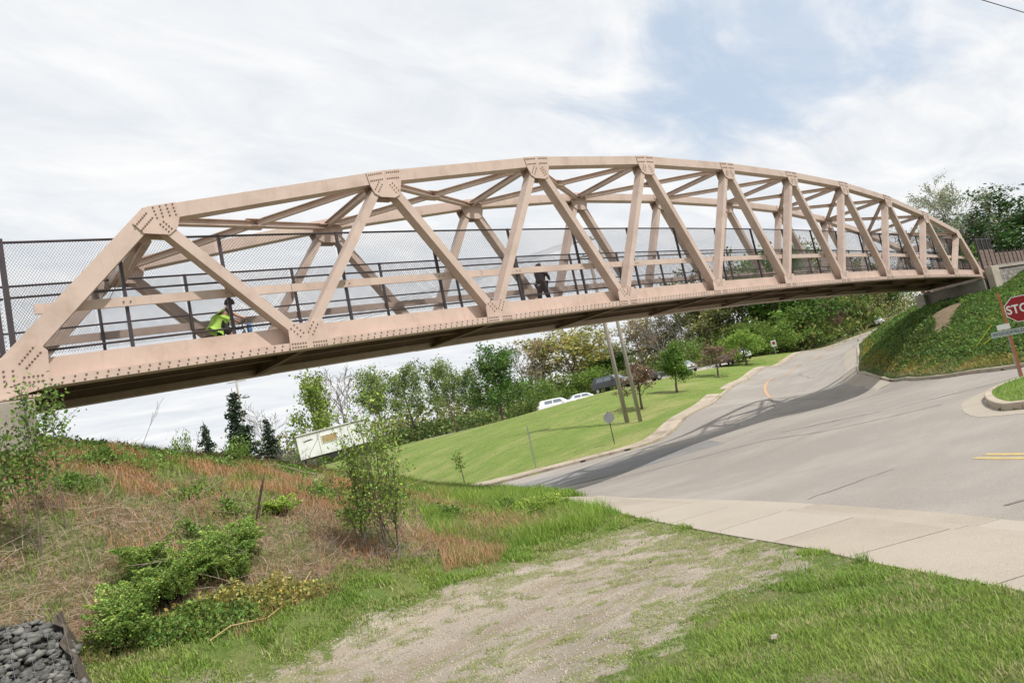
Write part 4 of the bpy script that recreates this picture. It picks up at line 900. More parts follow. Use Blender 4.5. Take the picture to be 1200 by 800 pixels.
def proto(kind, variant):
    key = (kind, variant)
    if key in PROTO: return PROTO[key]
    sd = (hash(kind) if False else sum(map(ord,kind)))*7+variant*31; h = 10.
    if kind in ('bare',): B, t = branches(h,4,.16,sd,.75,.45,.3,(11,5,4),(.55,.5,.45)); r_ = (wood_mesh(B,minr=.022), None, 'bark_grey', None)
    elif kind == 'budding': B, t = branches(h,4,.15,sd,.75,.4,.3,(10,5,3),(.5,.5,.45)); r_ = (wood_mesh(B,minr=.02), crown_mesh(t,2400,.26,.26,tint=(1,1,1)), 'bark_grey', LM['budding'])
    elif kind == 'golden': B, t = branches(h,4,.22,sd,.95,.25,.25,(12,5,3),(.62,.5,.45)); r_ = (wood_mesh(B,minr=.02), crown_mesh(t,3800,.34,.30), 'bark', LM['golden'])
    elif kind == 'olive': B, t = branches(h,4,.20,sd,.9,.25,.25,(12,5,3),(.58,.5,.45)); r_ = (wood_mesh(B,minr=.025), crown_mesh(t,3900,.36,.34), 'bark', LM['olive'])
    elif kind == 'green': B, t = branches(h,3,.18,sd,.9,.25,.2,(14,6),(.55,.5)); r_ = (wood_mesh(B,minr=.02), crown_mesh(t,6000,.38,.48), 'bark', LM['green'])
    elif kind == 'dense': B, t = branches(h,3,.2,sd,.95,.25,.12,(16,6),(.52,.5)); r_ = (wood_mesh(B,minr=.02), crown_mesh(t,7000,.38,.48), 'bark', LM['dense'])
    elif kind == 'willow': B, t = branches(h,4,.17,sd,.85,.3,.28,(11,5,3),(.55,.5,.45)); r_ = (wood_mesh(B,minr=.02), crown_mesh(t,4600,.32,.34,droop=.3), 'bark', LM['willow'])
    elif kind == 'spring_green': B, t = branches(h,3,.15,sd,.8,.3,.15,(14,6),(.42,.5)); r_ = (wood_mesh(B,minr=.02), crown_mesh(t,4000,.38,.42), 'bark', LM['spring'])
    elif kind == 'bush': B, t = branches(h,3,.14,sd,1.1,.15,.03,(16,6),(.75,.5)); r_ = (wood_mesh(B), crown_mesh(t,3600,.50,.65), 'bark', LM['bush'])
    elif kind == 'blossom': B, t = branches(h,4,.16,sd,.85,.35,.22,(13,6,4),(.56,.5,.45)); r_ = (wood_mesh(B,minr=.018), crown_mesh(t,7500,.17,.20,var=.4,hue=.2), 'bark_grey', LM['blossom'])
    elif kind == 'dark': B, t = branches(h,3,.25,sd,1.15,.05,.05,(18,7),(.62,.5)); r_ = (wood_mesh(B), crown_mesh(t,12000,.34,.40), 'bark', LM['darkleaf'])
    elif kind == 'redbud': B, t = branches(h,4,.22,sd,.95,.3,.22,(10,5,4),(.62,.5,.45)); r_ = (wood_mesh(B,minr=.03), crown_mesh(t,3400,.30,.22), 'bark', LM['pink'])
    elif kind == 'crab': B, t = branches(h,4,.26,sd,1.0,.35,.36,(12,5,4),(.50,.5,.45)); r_ = (wood_mesh(B,minr=.04), crown_mesh(t,2600,.34,.30,var=.4,hue=.18), 'bark', LM['crab'])
    elif kind == 'globe': B, t = branches(h,3,.30,sd,1.0,.25,.33,(16,7),(.42,.45)); r_ = (wood_mesh(B), crown_mesh(t,8000,.42,.50), 'bark', LM['green'])
    elif kind == 'light': B, t = branches(h,3,.28,sd,1.25,.1,.25,(14,6),(.62,.5)); r_ = (wood_mesh(B), crown_mesh(t,5200,.45,.5), 'bark', LM['lightg'])
    elif kind == 'conifer':
        g = np.random.default_rng(sd); B = [([np.array([0,0,z]) for z in np.linspace(0,10,6)], list(np.linspace(.16,.02,6)), 0)]; tips = []
        for z in np.arange(.8,9.7,.33):
            L_ = (1-z/10.2)*2.1*g.uniform(.6,1.25)+.15
            for k in range(6):
                a = g.uniform(0,6.28); p0 = np.array([0,0,z]); p1 = p0+np.array([math.cos(a)*L_, math.sin(a)*L_, L_*g.uniform(-.15,.35)]); B.append(([p0,(p0+p1)/2,p1],[.035,.02,.008],1)); tips.append((np.array([p0+(p1-p0)*.25,p1]), L_))
        r_ = (wood_mesh(B,minr=.01), crown_mesh(tips,5200,.26,.085,droop=.05,clump=False), 'bark', LM['conifer'])
    PROTO[key] = r_; return r_
NM = dict(spring_green='spring_green_tree',bare='bare_tree',willow='leafy_tree',dense='leafy_tree',budding='budding_tree',golden='yellow_green_tree',bush='bush',bushd='bush',green='leafy_tree',olive='olive_tree',blossom='blossoming_tree',dark='dark_green_tree',conifer='conifer',redbud='redbud_tree',crab='crabapple_tree',globe='round_tree',light='light_green_tree')
def push_out(x, y, m=2.5):
    for _ in range(200):
        d, ins = _poly_d([(x,y)], ROADP)
        if (not ins[0]) and d[0] > m: break
        x *= 1.01; y *= 1.01; y += .15
    return x, y
_tc = [0]
def plant(kind, x, y, h, w, label, group=None, push=True, variant=None, cat='tree'):
    if push: x, y = push_out(x, y)
    _tc[0] += 1; v = variant if variant is not None else _tc[0] % 3
    k = 'bush' if kind == 'bushd' else kind; wm, cm, bk, lm = proto(k, v)
    z = float(ground_z(np.array([x]),np.array([y]))[0])
    t = thing(NM[kind], label, cat, (x,y,z-.05), random.uniform(0,6.28), group)
    if 'wid' not in wm: 
        me = cm or wm; V = np.empty(len(me.vertices)*3, np.float32); me.vertices.foreach_get('co', V); V = V.reshape(-1,3); wm['wid'] = float(np.percentile(np.hypot(V[:,0],V[:,1]),93)*2); wm['hei'] = float(np.percentile(V[:,2],99.3))
    t.scale = (w/wm['wid'],)*2+(h/wm['hei'],)
    link('trunk', wm, M[bk], t)
    if cm: link('crown', cm, LM['dense'] if kind == 'bushd' else lm, t) if not (kind=='bushd' and cm.materials) else link('crown', cm, None, t)
    return t
TREES = [
('spring_green',38.1,91.9,12.8,5.1,'yellow-green tree with stepped crown rising behind the white trailer, left end'),
('bare',45.0,95.3,13.6,9,'leafless grey tree spreading behind the middle of the white trailer'),
('willow',47.1,87.7,11.4,7.5,'soft green feathery tree just right of the trailer'),
('willow',53.3,88.9,11.2,7.5,'soft green feathery tree second to the right of the trailer'),
('willow',56.2,82.3,10.4,7.3,'soft green tree beyond the lawn crest, third from the trailer'),
('dense',59.3,75.0,10.6,7.2,'tall dark green leafy tree left of the bare grey tree on the lawn crest'),
('willow',63.3,87.2,9,5.7,'small soft green tree standing behind the tall dark green one'),
('bare',66.5,76.8,11,6.5,'slender leafless tree right of the tall dark green tree'),
('budding',71.3,77.9,10.6,5.6,'thin tree with bronze buds beside the slender leafless tree'),
('golden',76.4,75.5,12,12.5,'broad yellow-green tree above the white car at the lawn crest'),
('bush',66.5,73.5,4.7,6,'green bush below the broad yellow-green tree'),
('bush',72.9,70.8,4.4,8,'bright green bush left of the dark sport utility vehicle'),
('golden',86.8,79.4,9.6,9,'yellow-green tree showing between the bush and the utility poles'),
('green',84.9,75.3,6.4,8,'rounded green tree directly behind the dark sport utility vehicle'),
('budding',86.6,70.4,9.8,8,'brownish budding tree just right of the utility poles'),
('bare',85.4,65.4,9.8,8,'dark leafless tree behind the first crabapple'),
('bare',90.5,65.1,11,6,'leafless tree leaning behind the round green tree'),
('olive',96.2,62.9,15.3,10,'tall olive tree behind the round green tree and the silver car'),
('olive',102.2,60.6,16.5,10.5,'tall olive tree rising above the parked maroon car'),
('green',103.1,55.3,15.8,9.5,'tall green tree right of the maroon car, behind the light green tree'),
('dense',108.9,52.7,16.3,9.6,'tall dark green tree behind the small warning sign'),
('golden',116.0,54.6,16.2,9.3,'tall yellow-green tree along the left of the uphill road'),
('green',114.2,57.8,15.3,9.5,'tall green tree left of the first redbud'),
('olive',126.1,56.1,15.1,10,'tall olive tree behind the first redbud'),
('green',132.7,57.6,13.8,9,'tall green tree between the two redbuds'),
('olive',141.0,57.0,13.1,8.4,'olive tree behind the second redbud at the top of the road'),
('olive',156,66,14,12,'olive tree beyond the top of the uphill road'),
('green',170,64,12,12,'green tree closing the view at the top of the uphill road'),
('bush',84.7,60.2,4.6,5.4,'low bush behind the round green tree'),
('bush',95.9,57.7,5.6,7.2,'bright bush behind the white parked car'),
('bush',95.8,52.5,5.0,6.5,'low bush left of the small warning sign'),
('bush',101.0,53.6,5.6,7.2,'low bush right of the small warning sign'),
('bush',108.2,53.5,5.4,6.7,'yellowish bush along the uphill road below the dark tree'),
('bush',117.1,55.4,5.1,7.6,'low bush just left of the first redbud'),
('bush',127.4,56.8,4.1,7.1,'low bush between the two redbuds'),
('bush',138.4,56.8,4.6,7.1,'low bush right of the second redbud'),
('blossom',83.8,22.5,12.2,9.4,'sparse pale blossoming tree above the right end of the bridge'),
('blossom',88.8,22.0,7.2,5.6,'smaller pale blossoming tree right of the large one'),
('dark',88,19.3,8.4,12.5,'dark green spreading tree over the brown fence at the right edge'),
('bush',77.5,19.7,3.8,4.0,'pale green shrub behind the brown fence'),
('bush',14.3,60.2,9.4,3.2,'yellow-green shrub behind the hillside, leftmost of the far row'),
('conifer',17.9,67.5,8.9,2.9,'small ragged dark conifer left of the tall one'),
('conifer',21.4,68.9,10.6,4.6,'tallest ragged dark conifer, in front of the lamp mast'),
('conifer',23.2,66.0,7.2,3.0,'dark conifer right of the lamp mast'),
('bushd',19.2,63.5,7.2,3.4,'dark round shrub between the two left conifers'),
('bare',25.0,71.6,8.2,4.6,'small leafless tree right of the conifers'),
('bare',24.7,63.6,4.0,4.2,'low leafless shrub between the conifers and the trailer'),
('light',79.9,47.9,4.6,6.0,'low light green spreading tree beside the uphill road kerb'),
('redbud',119.6,53.7,7.2,6.6,'pink-brown redbud tree on the left of the uphill road'),
('redbud',138.4,55.7,6.4,5.6,'dark pinkish redbud tree near the top of the uphill road'),
('bare',125.9,62.3,14.0,8,'leafless tree among the tall trees above the uphill road'),
('olive',98.8,66.1,12.4,8,'olive tree in the second row behind the parked cars'),
('olive',93.0,70.7,10.8,8,'olive tree in the second row behind the silver car'),
('dense',104.5,66.1,11.7,8,'dark green tree in the second row behind the white car'),
('crab',42.95,35.95,3.9,3.2,'rusty pink crabapple on the lawn just right of the utility poles'),
('globe',50.8,38.05,4.5,2.7,'small round dense green tree on the lawn between two crabapples'),
('crab',63.9,42.0,3.5,3.6,'brownish crabapple on the lawn in front of the parked maroon car'),
]
for k in TREES: far_ = math.hypot(k[1],k[2]) > 70 and k[0] not in ('conifer','redbud','light','blossom'); plant(k[0], k[1], k[2], k[3]*(1.05 if far_ else 1), k[4]*(1.28 if far_ else 1), k[5], 'trees beyond the lawn' if math.hypot(k[1],k[2]) > 70 else None, push=k[0] not in ('crab','globe','conifer','dark','blossom') , cat='bush' if k[0].startswith('bush') else 'tree')
# leafy mass of woodland filling the gaps far behind
def mass(name, pts, label, m, cnt, size, hmin, hmax, cat='woodland', wid=5):
    P = np.array(pts); k = rng.integers(0,len(P)-1,cnt); f = rng.random(cnt)[:,None]; Q = P[k]*(1-f)+P[k+1]*f+rng.normal(0,wid,(cnt,2)); top = hmin+(hmax-hmin)*(.5+.5*np.sin(Q[:,0]*.35+Q[:,1]*.21)*np.sin(Q[:,0]*.13+2))*rng.uniform(.8,1,cnt)
    z = H(Q[:,0],Q[:,1])+top*rng.random(cnt)**.8; V, F = leaf_quads(np.c_[Q,z], size*rng.uniform(.6,1.5,cnt)); me = mesh_np(name, V, F); vcol(me,'tint',np.repeat(leaf_tint(cnt,(1,1,1),.35,.15),4,0))
    return tag(link(name, me, m), label, cat, None, 'stuff')
mass('undergrowth', [(92,60),(104,56),(118,58),(132,59),(150,62),(175,66),(210,72)], 'tangled undergrowth beneath the tall trees left of the uphill road', LM['olive'], 11000, .55, 2, 6.5, 'undergrowth', 3.2)
mass('distant_woods', [(40,118),(60,112),(80,104),(100,92),(118,80),(140,74),(170,76),(210,80)], 'hazy line of distant spring woodland behind the parking lot', LM['olive'], 15000, .75, 4, 8, 'woodland', 6)
mass('hedgerow', [(26,106),(38,99),(48,93),(56,88),(64,82),(72,78),(80,74),(88,69),(95,66)], 'low mixed hedge growing under the trees beyond the lawn', LM['willow'], 16000, .45, 1.8, 3.6, 'hedge', 2.0)
mass('hilltop_woods', [(95,30),(110,26),(125,24),(150,24),(190,22)], 'budding trees on the rise behind the right end of the bridge', LM['olive'], 7000, .36, 1, 4.0, 'woodland', 4)
# ---- saplings on the hillside
def sapling(x, y, h, seed, label, n_stems=3, count=700, size=.075, spread=.10, lm='weed', fan=.28, start=.25):
    z = float(ground_z(np.array([x]),np.array([y]))[0]); t = thing('sapling', label, 'sapling', (x,y,z-.03)); g = np.random.default_rng(seed)
    for q in range(n_stems):
        B, tp = branches(h*g.uniform(.7,1) if q else h, 3, .010, seed+q*5, .55, .35, start, (13,4), (.27,.45), lean=(g.normal(0,fan) if q else .03, g.normal(0,fan) if q else 0), wiggle=.10)
        s_ = link('stem', wood_mesh(B,'stem',(6,4,3),minr=.0022), M['bark'], t); link('foliage', crown_mesh(tp, count if q==0 else int(count*.6), size, spread*.55, 'foliage', var=.3), LM[lm], s_)
    return t
sapling(.62,9.75,1.95,5,'leafy sapling on the hillside in front of the left abutment',3,560,.055,.15,lm='sapd',fan=.13,start=.40)
sapling(.16,10.5,1.0,15,'bushy green sapling at the left edge under the abutment',3,800,.055,.16,lm='sapd',fan=.2,start=.3)
sapling(.95,10.4,1.75,19,'slim sapling leaning right beside the leafy one',1,420,.055,.12,lm='sapd',fan=.1,start=.45)
sapling(4.36,8.62,2.35,33,'tall bright leafy sapling in the clump at the foot of the brush',5,560,.044,.13,lm='sap',fan=.10,start=.15)
sapling(4.62,8.80,1.9,37,'leafy shoot right of the tallest sapling in the clump',4,380,.046,.13,lm='sap',fan=.16,start=.15)
sapling(4.15,8.85,1.35,41,'lowest leafy shoot, on the left of the sapling clump',3,420,.046,.12,lm='sap',fan=.14,start=.15)
z = Hs(24.7,36.5); t = thing('sapling','thin young tree trunk sprouting leaves at its base, on the lawn behind the brush','sapling',(24.7,36.5,z)); B_, tp = branches(2.2,2,.05,77,.4,.4,.5,(5,3),(.2,.3)); link('stem', wood_mesh(B_,'stem'), M['bark'], t); link('foliage', crown_mesh(tp,160,.16,.15,'foliage'), LM['bush'], t)
# ---------------------------------------------------------------- poles, signs, wires
def gz(x, y): return float(ground_z(np.array([x],float),np.array([y],float))[0])
def pole(x, y, top, r_, label, leanx=0, arms=True):
    z = gz(x,y); t = thing('utility_pole', label, 'utility pole', (x,y,z)); P0 = Vector((x,y,z-.3)); P1 = Vector((x+leanx,y,top))
    MB().tube([P0,(P0+P1)/2,P1],[r_,r_*.85,r_*.68],14).build('pole', M['pole'], t, True)
    if arms:
        d = Vector((.80,-.60,0))
        for dz_, L_ in ((.35,2.0),(1.55,1.9)):
            c = P1-Vector((0,0,dz_)); a = MB().beam(c-d*L_/2+Vector((.1,.1,0)), c+d*L_/2+Vector((.1,.1,0)), .10, .12, side=(0,0,1)).build('crossarm', M['pole'], t)
            for k in (-.9,-.45,.45,.9):
                q = c+d*k*L_/2+Vector((.1,.1,.06)); MB().lathe([(.02,0),(.05,.04),(.06,.09),(.04,.14),(.05,.17),(.02,.22)], q, 8).build('insulator', M['galv'], t, True)
        c = P1-Vector((0,0,2.3)); MB().lathe([(.2,0),(.23,.05),(.23,.75),(.18,.82),(.05,.86)], c+Vector((.33,-.25,0)), 14).build('transformer', M['galv'], t, True)
    return P1
p1 = pole(37.9,33.4,11.9,.175,'thick weathered wooden utility pole on the lawn, left of the pair')
p2 = pole(37.85,32.1,11.2,.15,'paler slimmer wooden utility pole on the lawn, right of the pair', arms=False)
def wire(name, a, b, sag, r_, label, grp=None):
    a, b = Vector(a), Vector(b); pts = [a+(b-a)*t-Vector((0,0,sag*4*t*(1-t))) for t in np.linspace(0,1,15)]
    o = MB().tube(pts, r_, 5, False).build(name, M['black']); tag(o, label, 'cable', grp)
WL = ['upper left power line running left from the utility pole crossarm, the outermost','second power line from the left end of the utility pole crossarm','third power line, right of the pole top, running left','lowest sagging power line running left from the right end of the crossarm']
for k, (da, sg) in enumerate(((-.9,1.0),(-.4,1.2),(.4,1.3),(.9,1.5))):
    d = Vector((.80,-.60,0))*da; wire('power_line', p1-Vector((0,0,.15))+d, Vector((5,95,12.5))+d*1.2, sg, .012, WL[k], 'power lines at the utility pole')
wire('overhead_cable', (-25.0,11.0,8.0), (60.0,-2.25,8.0), .0, .012, 'single black overhead cable crossing the top right corner of the sky')
wire('power_line', (77.02,19.5,9.97), (77.7,16.3,9.55), .05, .012, 'faint cable beside the pale blossoming tree')
# lamp mast behind the conifers
x, y = 27.2, 85.3; z = gz(x,y); t = thing('lamp_mast', 'tall thin floodlight mast with lamps rising behind the conifers', 'lamp post', (x,y,z))
MB().tube([(x,y,z-.2),(x,y,12.2)],[.20,.11],10).build('mast', M['pole'], t, True)
for zz_, w_ in ((8.7,.95),(10.75,1.2)):
    MB().beam((x-w_*.8,y+w_*.5,zz_),(x+w_*.8,y-w_*.5,zz_),.09,.09).build('crossarm', M['pole'], t)
    if zz_ < 10:
        for s_ in (-1,1): MB().lathe([(.12,.28),(.28,.2),(.45,.0),(.46,-.1),(.1,-.14)],(x+s_*w_*.75,y-s_*w_*.45,zz_-.05),12).build('floodlight', M['galv'], t, True)
# sign posts on the lawn
x, y = 26.75,31.6; z = gz(x,y); t = thing('sign_post', 'plain thin grey metal post without a sign on the lawn, left', 'post', (x,y,z)); MB().box((x,y,z+1.25),(.06,.035,2.7)).build('post', M['galv'], t)
x, y = 31.4,29.1; z = gz(x,y); t = thing('road_sign', 'grey diamond-back road sign seen from behind on the lawn by the kerb', 'sign', (x,y,z)); MB().box((x,y,z+1.0),(.05,.03,2.1)).build('post', M['black'], t)
q = Matrix.Rotation(-.62,3,'Z')
def disc(c, r_, n, th, ang, phase=0.): 
    b = MB(); qq = Matrix.Rotation(ang,3,'Z'); c = Vector(c); vs = []
    for yy in (-th/2,th/2): vs += [qq @ Vector((r_*math.cos(2*math.pi*k/n+phase),yy,r_*math.sin(2*math.pi*k/n+phase)))+c for k in range(n)]
    return b.add(vs,[tuple(range(n)),tuple(range(2*n-1,n-1,-1))]+[(k,n+k,n+(k+1)%n,(k+1)%n) for k in range(n)])
disc((x-.02,y-.03,z+1.66),.36,8,.012,-.62,math.pi/8).build('sign_panel', M['galv'], t)
x, y = 89.7,48.9; z = gz(x,y); t = thing('warning_sign','small white sign with a red mark beside the uphill road','sign',(x,y,z)); MB().box((x,y,z+.8),(.08,.08,1.7)).build('post', M['galv'], t); MB().box((x-.04,y-.08,z+1.6),(.7,.03,.9),Matrix.Rotation(-1.1,3,'Z')).build('panel', M['white_sign'], t); MB().box((x-.10,y-.12,z+1.65),(.35,.02,.4),Matrix.Rotation(-1.1,3,'Z')).build('red_mark', M['red_sign'], t)
# ---- stop sign
SX, SY = 23.82, 5.72; z = gz(SX,SY); t = thing('stop_sign', 'red octagonal STOP sign on an orange rusty post on the corner island', 'sign', (SX,SY,z))
face = -1.33+.08
fdir = Vector((-math.sin(1.33),-math.cos(1.33),0))            # towards the camera
rgt = Vector((math.cos(1.33),-math.sin(1.33),0))
def sgn_pt(a, h_, out=0.): return Vector((SX,SY,z))+rgt*a+Vector((0,0,h_))+fdir*out
MB().beam(sgn_pt(0,-.3),sgn_pt(.0,2.95),.065,.05,side=rgt).build('post', M['rust'], t)
def flat(poly, out, th, cx, cz, tilt=0.):
    b = MB(); ct, st_ = math.cos(tilt), math.sin(tilt); pts = [(cx+u*ct-v*st_, cz+u*st_+v*ct) for u, v in poly]; n = len(pts)
    return b.add([sgn_pt(u,v,out) for u, v in pts]+[sgn_pt(u,v,out-th) for u, v in pts],[tuple(range(n)),tuple(range(2*n-1,n-1,-1))]+[(k,n+k,n+(k+1)%n,(k+1)%n) for k in range(n)])
octo = lambda r_: [(r_*math.cos(math.pi/8+k*math.pi/4), r_*math.sin(math.pi/8+k*math.pi/4)) for k in range(8)]
CX, CZ = .42, 2.36
flat(octo(.405),.05,.004,CX,CZ).build('white_border', M['white_sign'], t); pan = flat(octo(.382),.054,.003,CX,CZ).build('red_panel', M['red_sign'], t)
def text(s, size, out, cx, cz, m, parent, tilt=0., th=.003, font_scale=(1,1), bold=.0):
    cu_ = bpy.data.curves.new('lettering','FONT'); cu_.body = s; cu_.size = size; cu_.align_x = 'CENTER'; cu_.align_y = 'CENTER'; cu_.extrude = th/2; cu_.offset = bold; cu_.space_character = 1.06
    o = bpy.data.objects.new('lettering', cu_); COL.objects.link(o); dg = bpy.context.evaluated_depsgraph_get(); dg.update(); me = bpy.data.meshes.new_from_object(o.evaluated_get(dg)); bpy.data.objects.remove(o)
    X_ = (rgt*math.cos(tilt)+Vector((0,0,1))*math.sin(tilt)); Y_ = (Vector((0,0,1))*math.cos(tilt)-rgt*math.sin(tilt)); Z_ = X_.cross(Y_)
    c = sgn_pt(cx,cz,out); base = origin(parent)
    for v in me.vertices: v.co = X_*v.co.x*font_scale[0]+Y_*v.co.y*font_scale[1]+Z_*v.co.z+c-base
    return link('lettering', me, m, parent)
text('STOP',.335,.058,CX,CZ,M['white_sign'],t,font_scale=(.82,1.05),bold=.008)
M['green_sign'] = mat('faded_street_sign', (.42,.47,.47), .5, (.34,.38,.38), scale=5)
M['ink'] = mat('dark_lettering', (.06,.08,.08), .6)
flat([(-.16,-.08),(.16,-.08),(.16,.08),(-.16,.08)],.04,.005,-.10,1.93,-.02).build('small_plate', M['white_sign'], t)
sp = flat([(-.42,-.085),(.42,-.085),(.42,.085),(-.42,.085)],.056,.006,-.02,1.74,.0).build('street_name_plate', M['green_sign'], t)
text('WOODFIELD',.125,.060,-.02,1.74,M['ink'],t,bold=.002)
x, y = 24.6, 5.95; MB().box((x,y,gz(x,y)+1.15),(.06,.05,2.3)).build('signpost_behind', M['galv'])
o = bpy.data.objects['signpost_behind']; o.name = 'sign_post'; tag(o, 'grey steel post standing just behind the stop sign', 'post')
# yellow guy markers on the embankment
M['yellow'] = mat('yellow_plastic', (.62,.60,.06), .5)
x, y = 35.95,10.4; z = gz(x,y)
for k, (tx, ty, tz) in enumerate(((35.84,9.17,-.73),(35.72,8.81,-1.0))):
    o = MB().tube([(x,y,z-.05),(tx,ty,tz)],.022,6).build('guy_guard', M['yellow']); tag(o, 'thin yellow guard stake leaning out of the embankment, '+('the steeper one' if k == 0 else 'the flatter one'), 'stake', 'yellow stakes on the embankment')
# ---------------------------------------------------------------- trailer, cars
def local_parts(root, ang):
    root.rotation_euler = (0,0,ang)
def lbuild(b, name, m, root, smooth=False, bevel=0):
    """b holds coordinates local to root"""
    o = link(name, b.mesh(name), m, root, smooth)
    import bmesh
    bm = bmesh.new(); bm.from_mesh(o.data); bmesh.ops.recalc_face_normals(bm, faces=bm.faces); bm.to_mesh(o.data); bm.free()
    if bevel: q = o.modifiers.new('edge','BEVEL'); q.width = bevel; q.segments = 2; q.limit_method = 'ANGLE'
    return o
M['trailer'] = mat('dirty_white_panel', (.82,.83,.84), .6, (.74,.75,.76), scale=.8, dirt=(.45,.41,.34), dirt_scale=.8, dirt_amt=.45)
M['board'] = mat('plywood_board', (.46,.34,.16), .8, (.36,.26,.12), scale=4)
TX0, TX1 = Vector((32.25,81.9,0)), Vector((40.6,78.3,0)); tv = (TX1-TX0); ang = math.atan2(tv.y,tv.x); TL = tv.length; zt_ = -.95
tr = thing('office_trailer', 'white boxy site trailer with a boarded window on the lawn crest', 'trailer', (TX0.x,TX0.y,zt_), ang); tr.rotation_euler = (0,-.055,ang)
lbuild(MB().box((TL/2,1.2,1.98),(TL,2.4,3.0)), 'body', M['trailer'], tr, bevel=.04)
lbuild(MB().box((TL/2,1.2,3.53),(TL+.2,2.6,.12)), 'roof', M['trailer'], tr); lbuild(MB().box((TL/2,-.03,3.38),(TL+.1,.04,.12)), 'roof_trim', M['conc'], tr)
for xx in (TL*.285,TL*.60,TL*.70): lbuild(MB().box((xx,-.012,1.98),(.05,.03,2.9)), 'panel_joint', M['conc'], tr)
fr = lbuild(MB().box((TL*.43,-.03,2.35),(2.0,.06,1.05)), 'window', M['trailer'], tr)
for k in range(4): lbuild(MB().box((TL*.43-.68+k*.455,-.075,2.35),(.42,.03,.85)), 'board', M['board'], fr)
b = MB(); 
for a_, c_ in (((.75,2.62),(1.45,2.72)),((.85,2.52),(1.8,2.78)),((1.3,2.6),(1.95,2.66))): b.beam((a_[0],-.02,a_[1]),(c_[0],-.02,c_[1]),.02,.05)
lbuild(b,'painted_scribble',M['ink'],tr)
lbuild(MB().box((TL/2,1.2,.38),(TL*.98,2.0,.2)), 'frame', M['black'], tr)
for xx in (TL*.42,TL*.5,TL*.58): lbuild(MB().lathe([(.2,-.12),(.38,-.12),(.4,-.05),(.4,.05),(.38,.12),(.2,.12)],(xx,.25,.1),16,'y'), 'wheel', M['black'], tr)
b = MB().beam((-1.7,1.2,.3),(0,.4,.4),.1,.12); b.beam((-1.7,1.2,.3),(0,2.0,.4),.1,.12); lbuild(b,'tow_hitch',M['black'],tr)
for xx in (.5,TL-.6): lbuild(MB().box((xx,.5,.02),(.25,.25,.6)), 'jack_stand', M['black'], tr)
lbuild(MB().box((-.12,.5,2.7),(.25,.5,.5)), 'air_conditioner', M['galv'], tr)
M['glass_sky'] = mat('sky_tinted_car_glass', (.16,.19,.22), .08, spec=.8)  # pale blue-grey base colour paints the sky's reflection into the car windows
M['chrome'] = mat('bright_metal', (.6,.6,.6), .25, metal=.9); M['tail'] = mat('tail_lamp_red', (.4,.02,.02), .3)
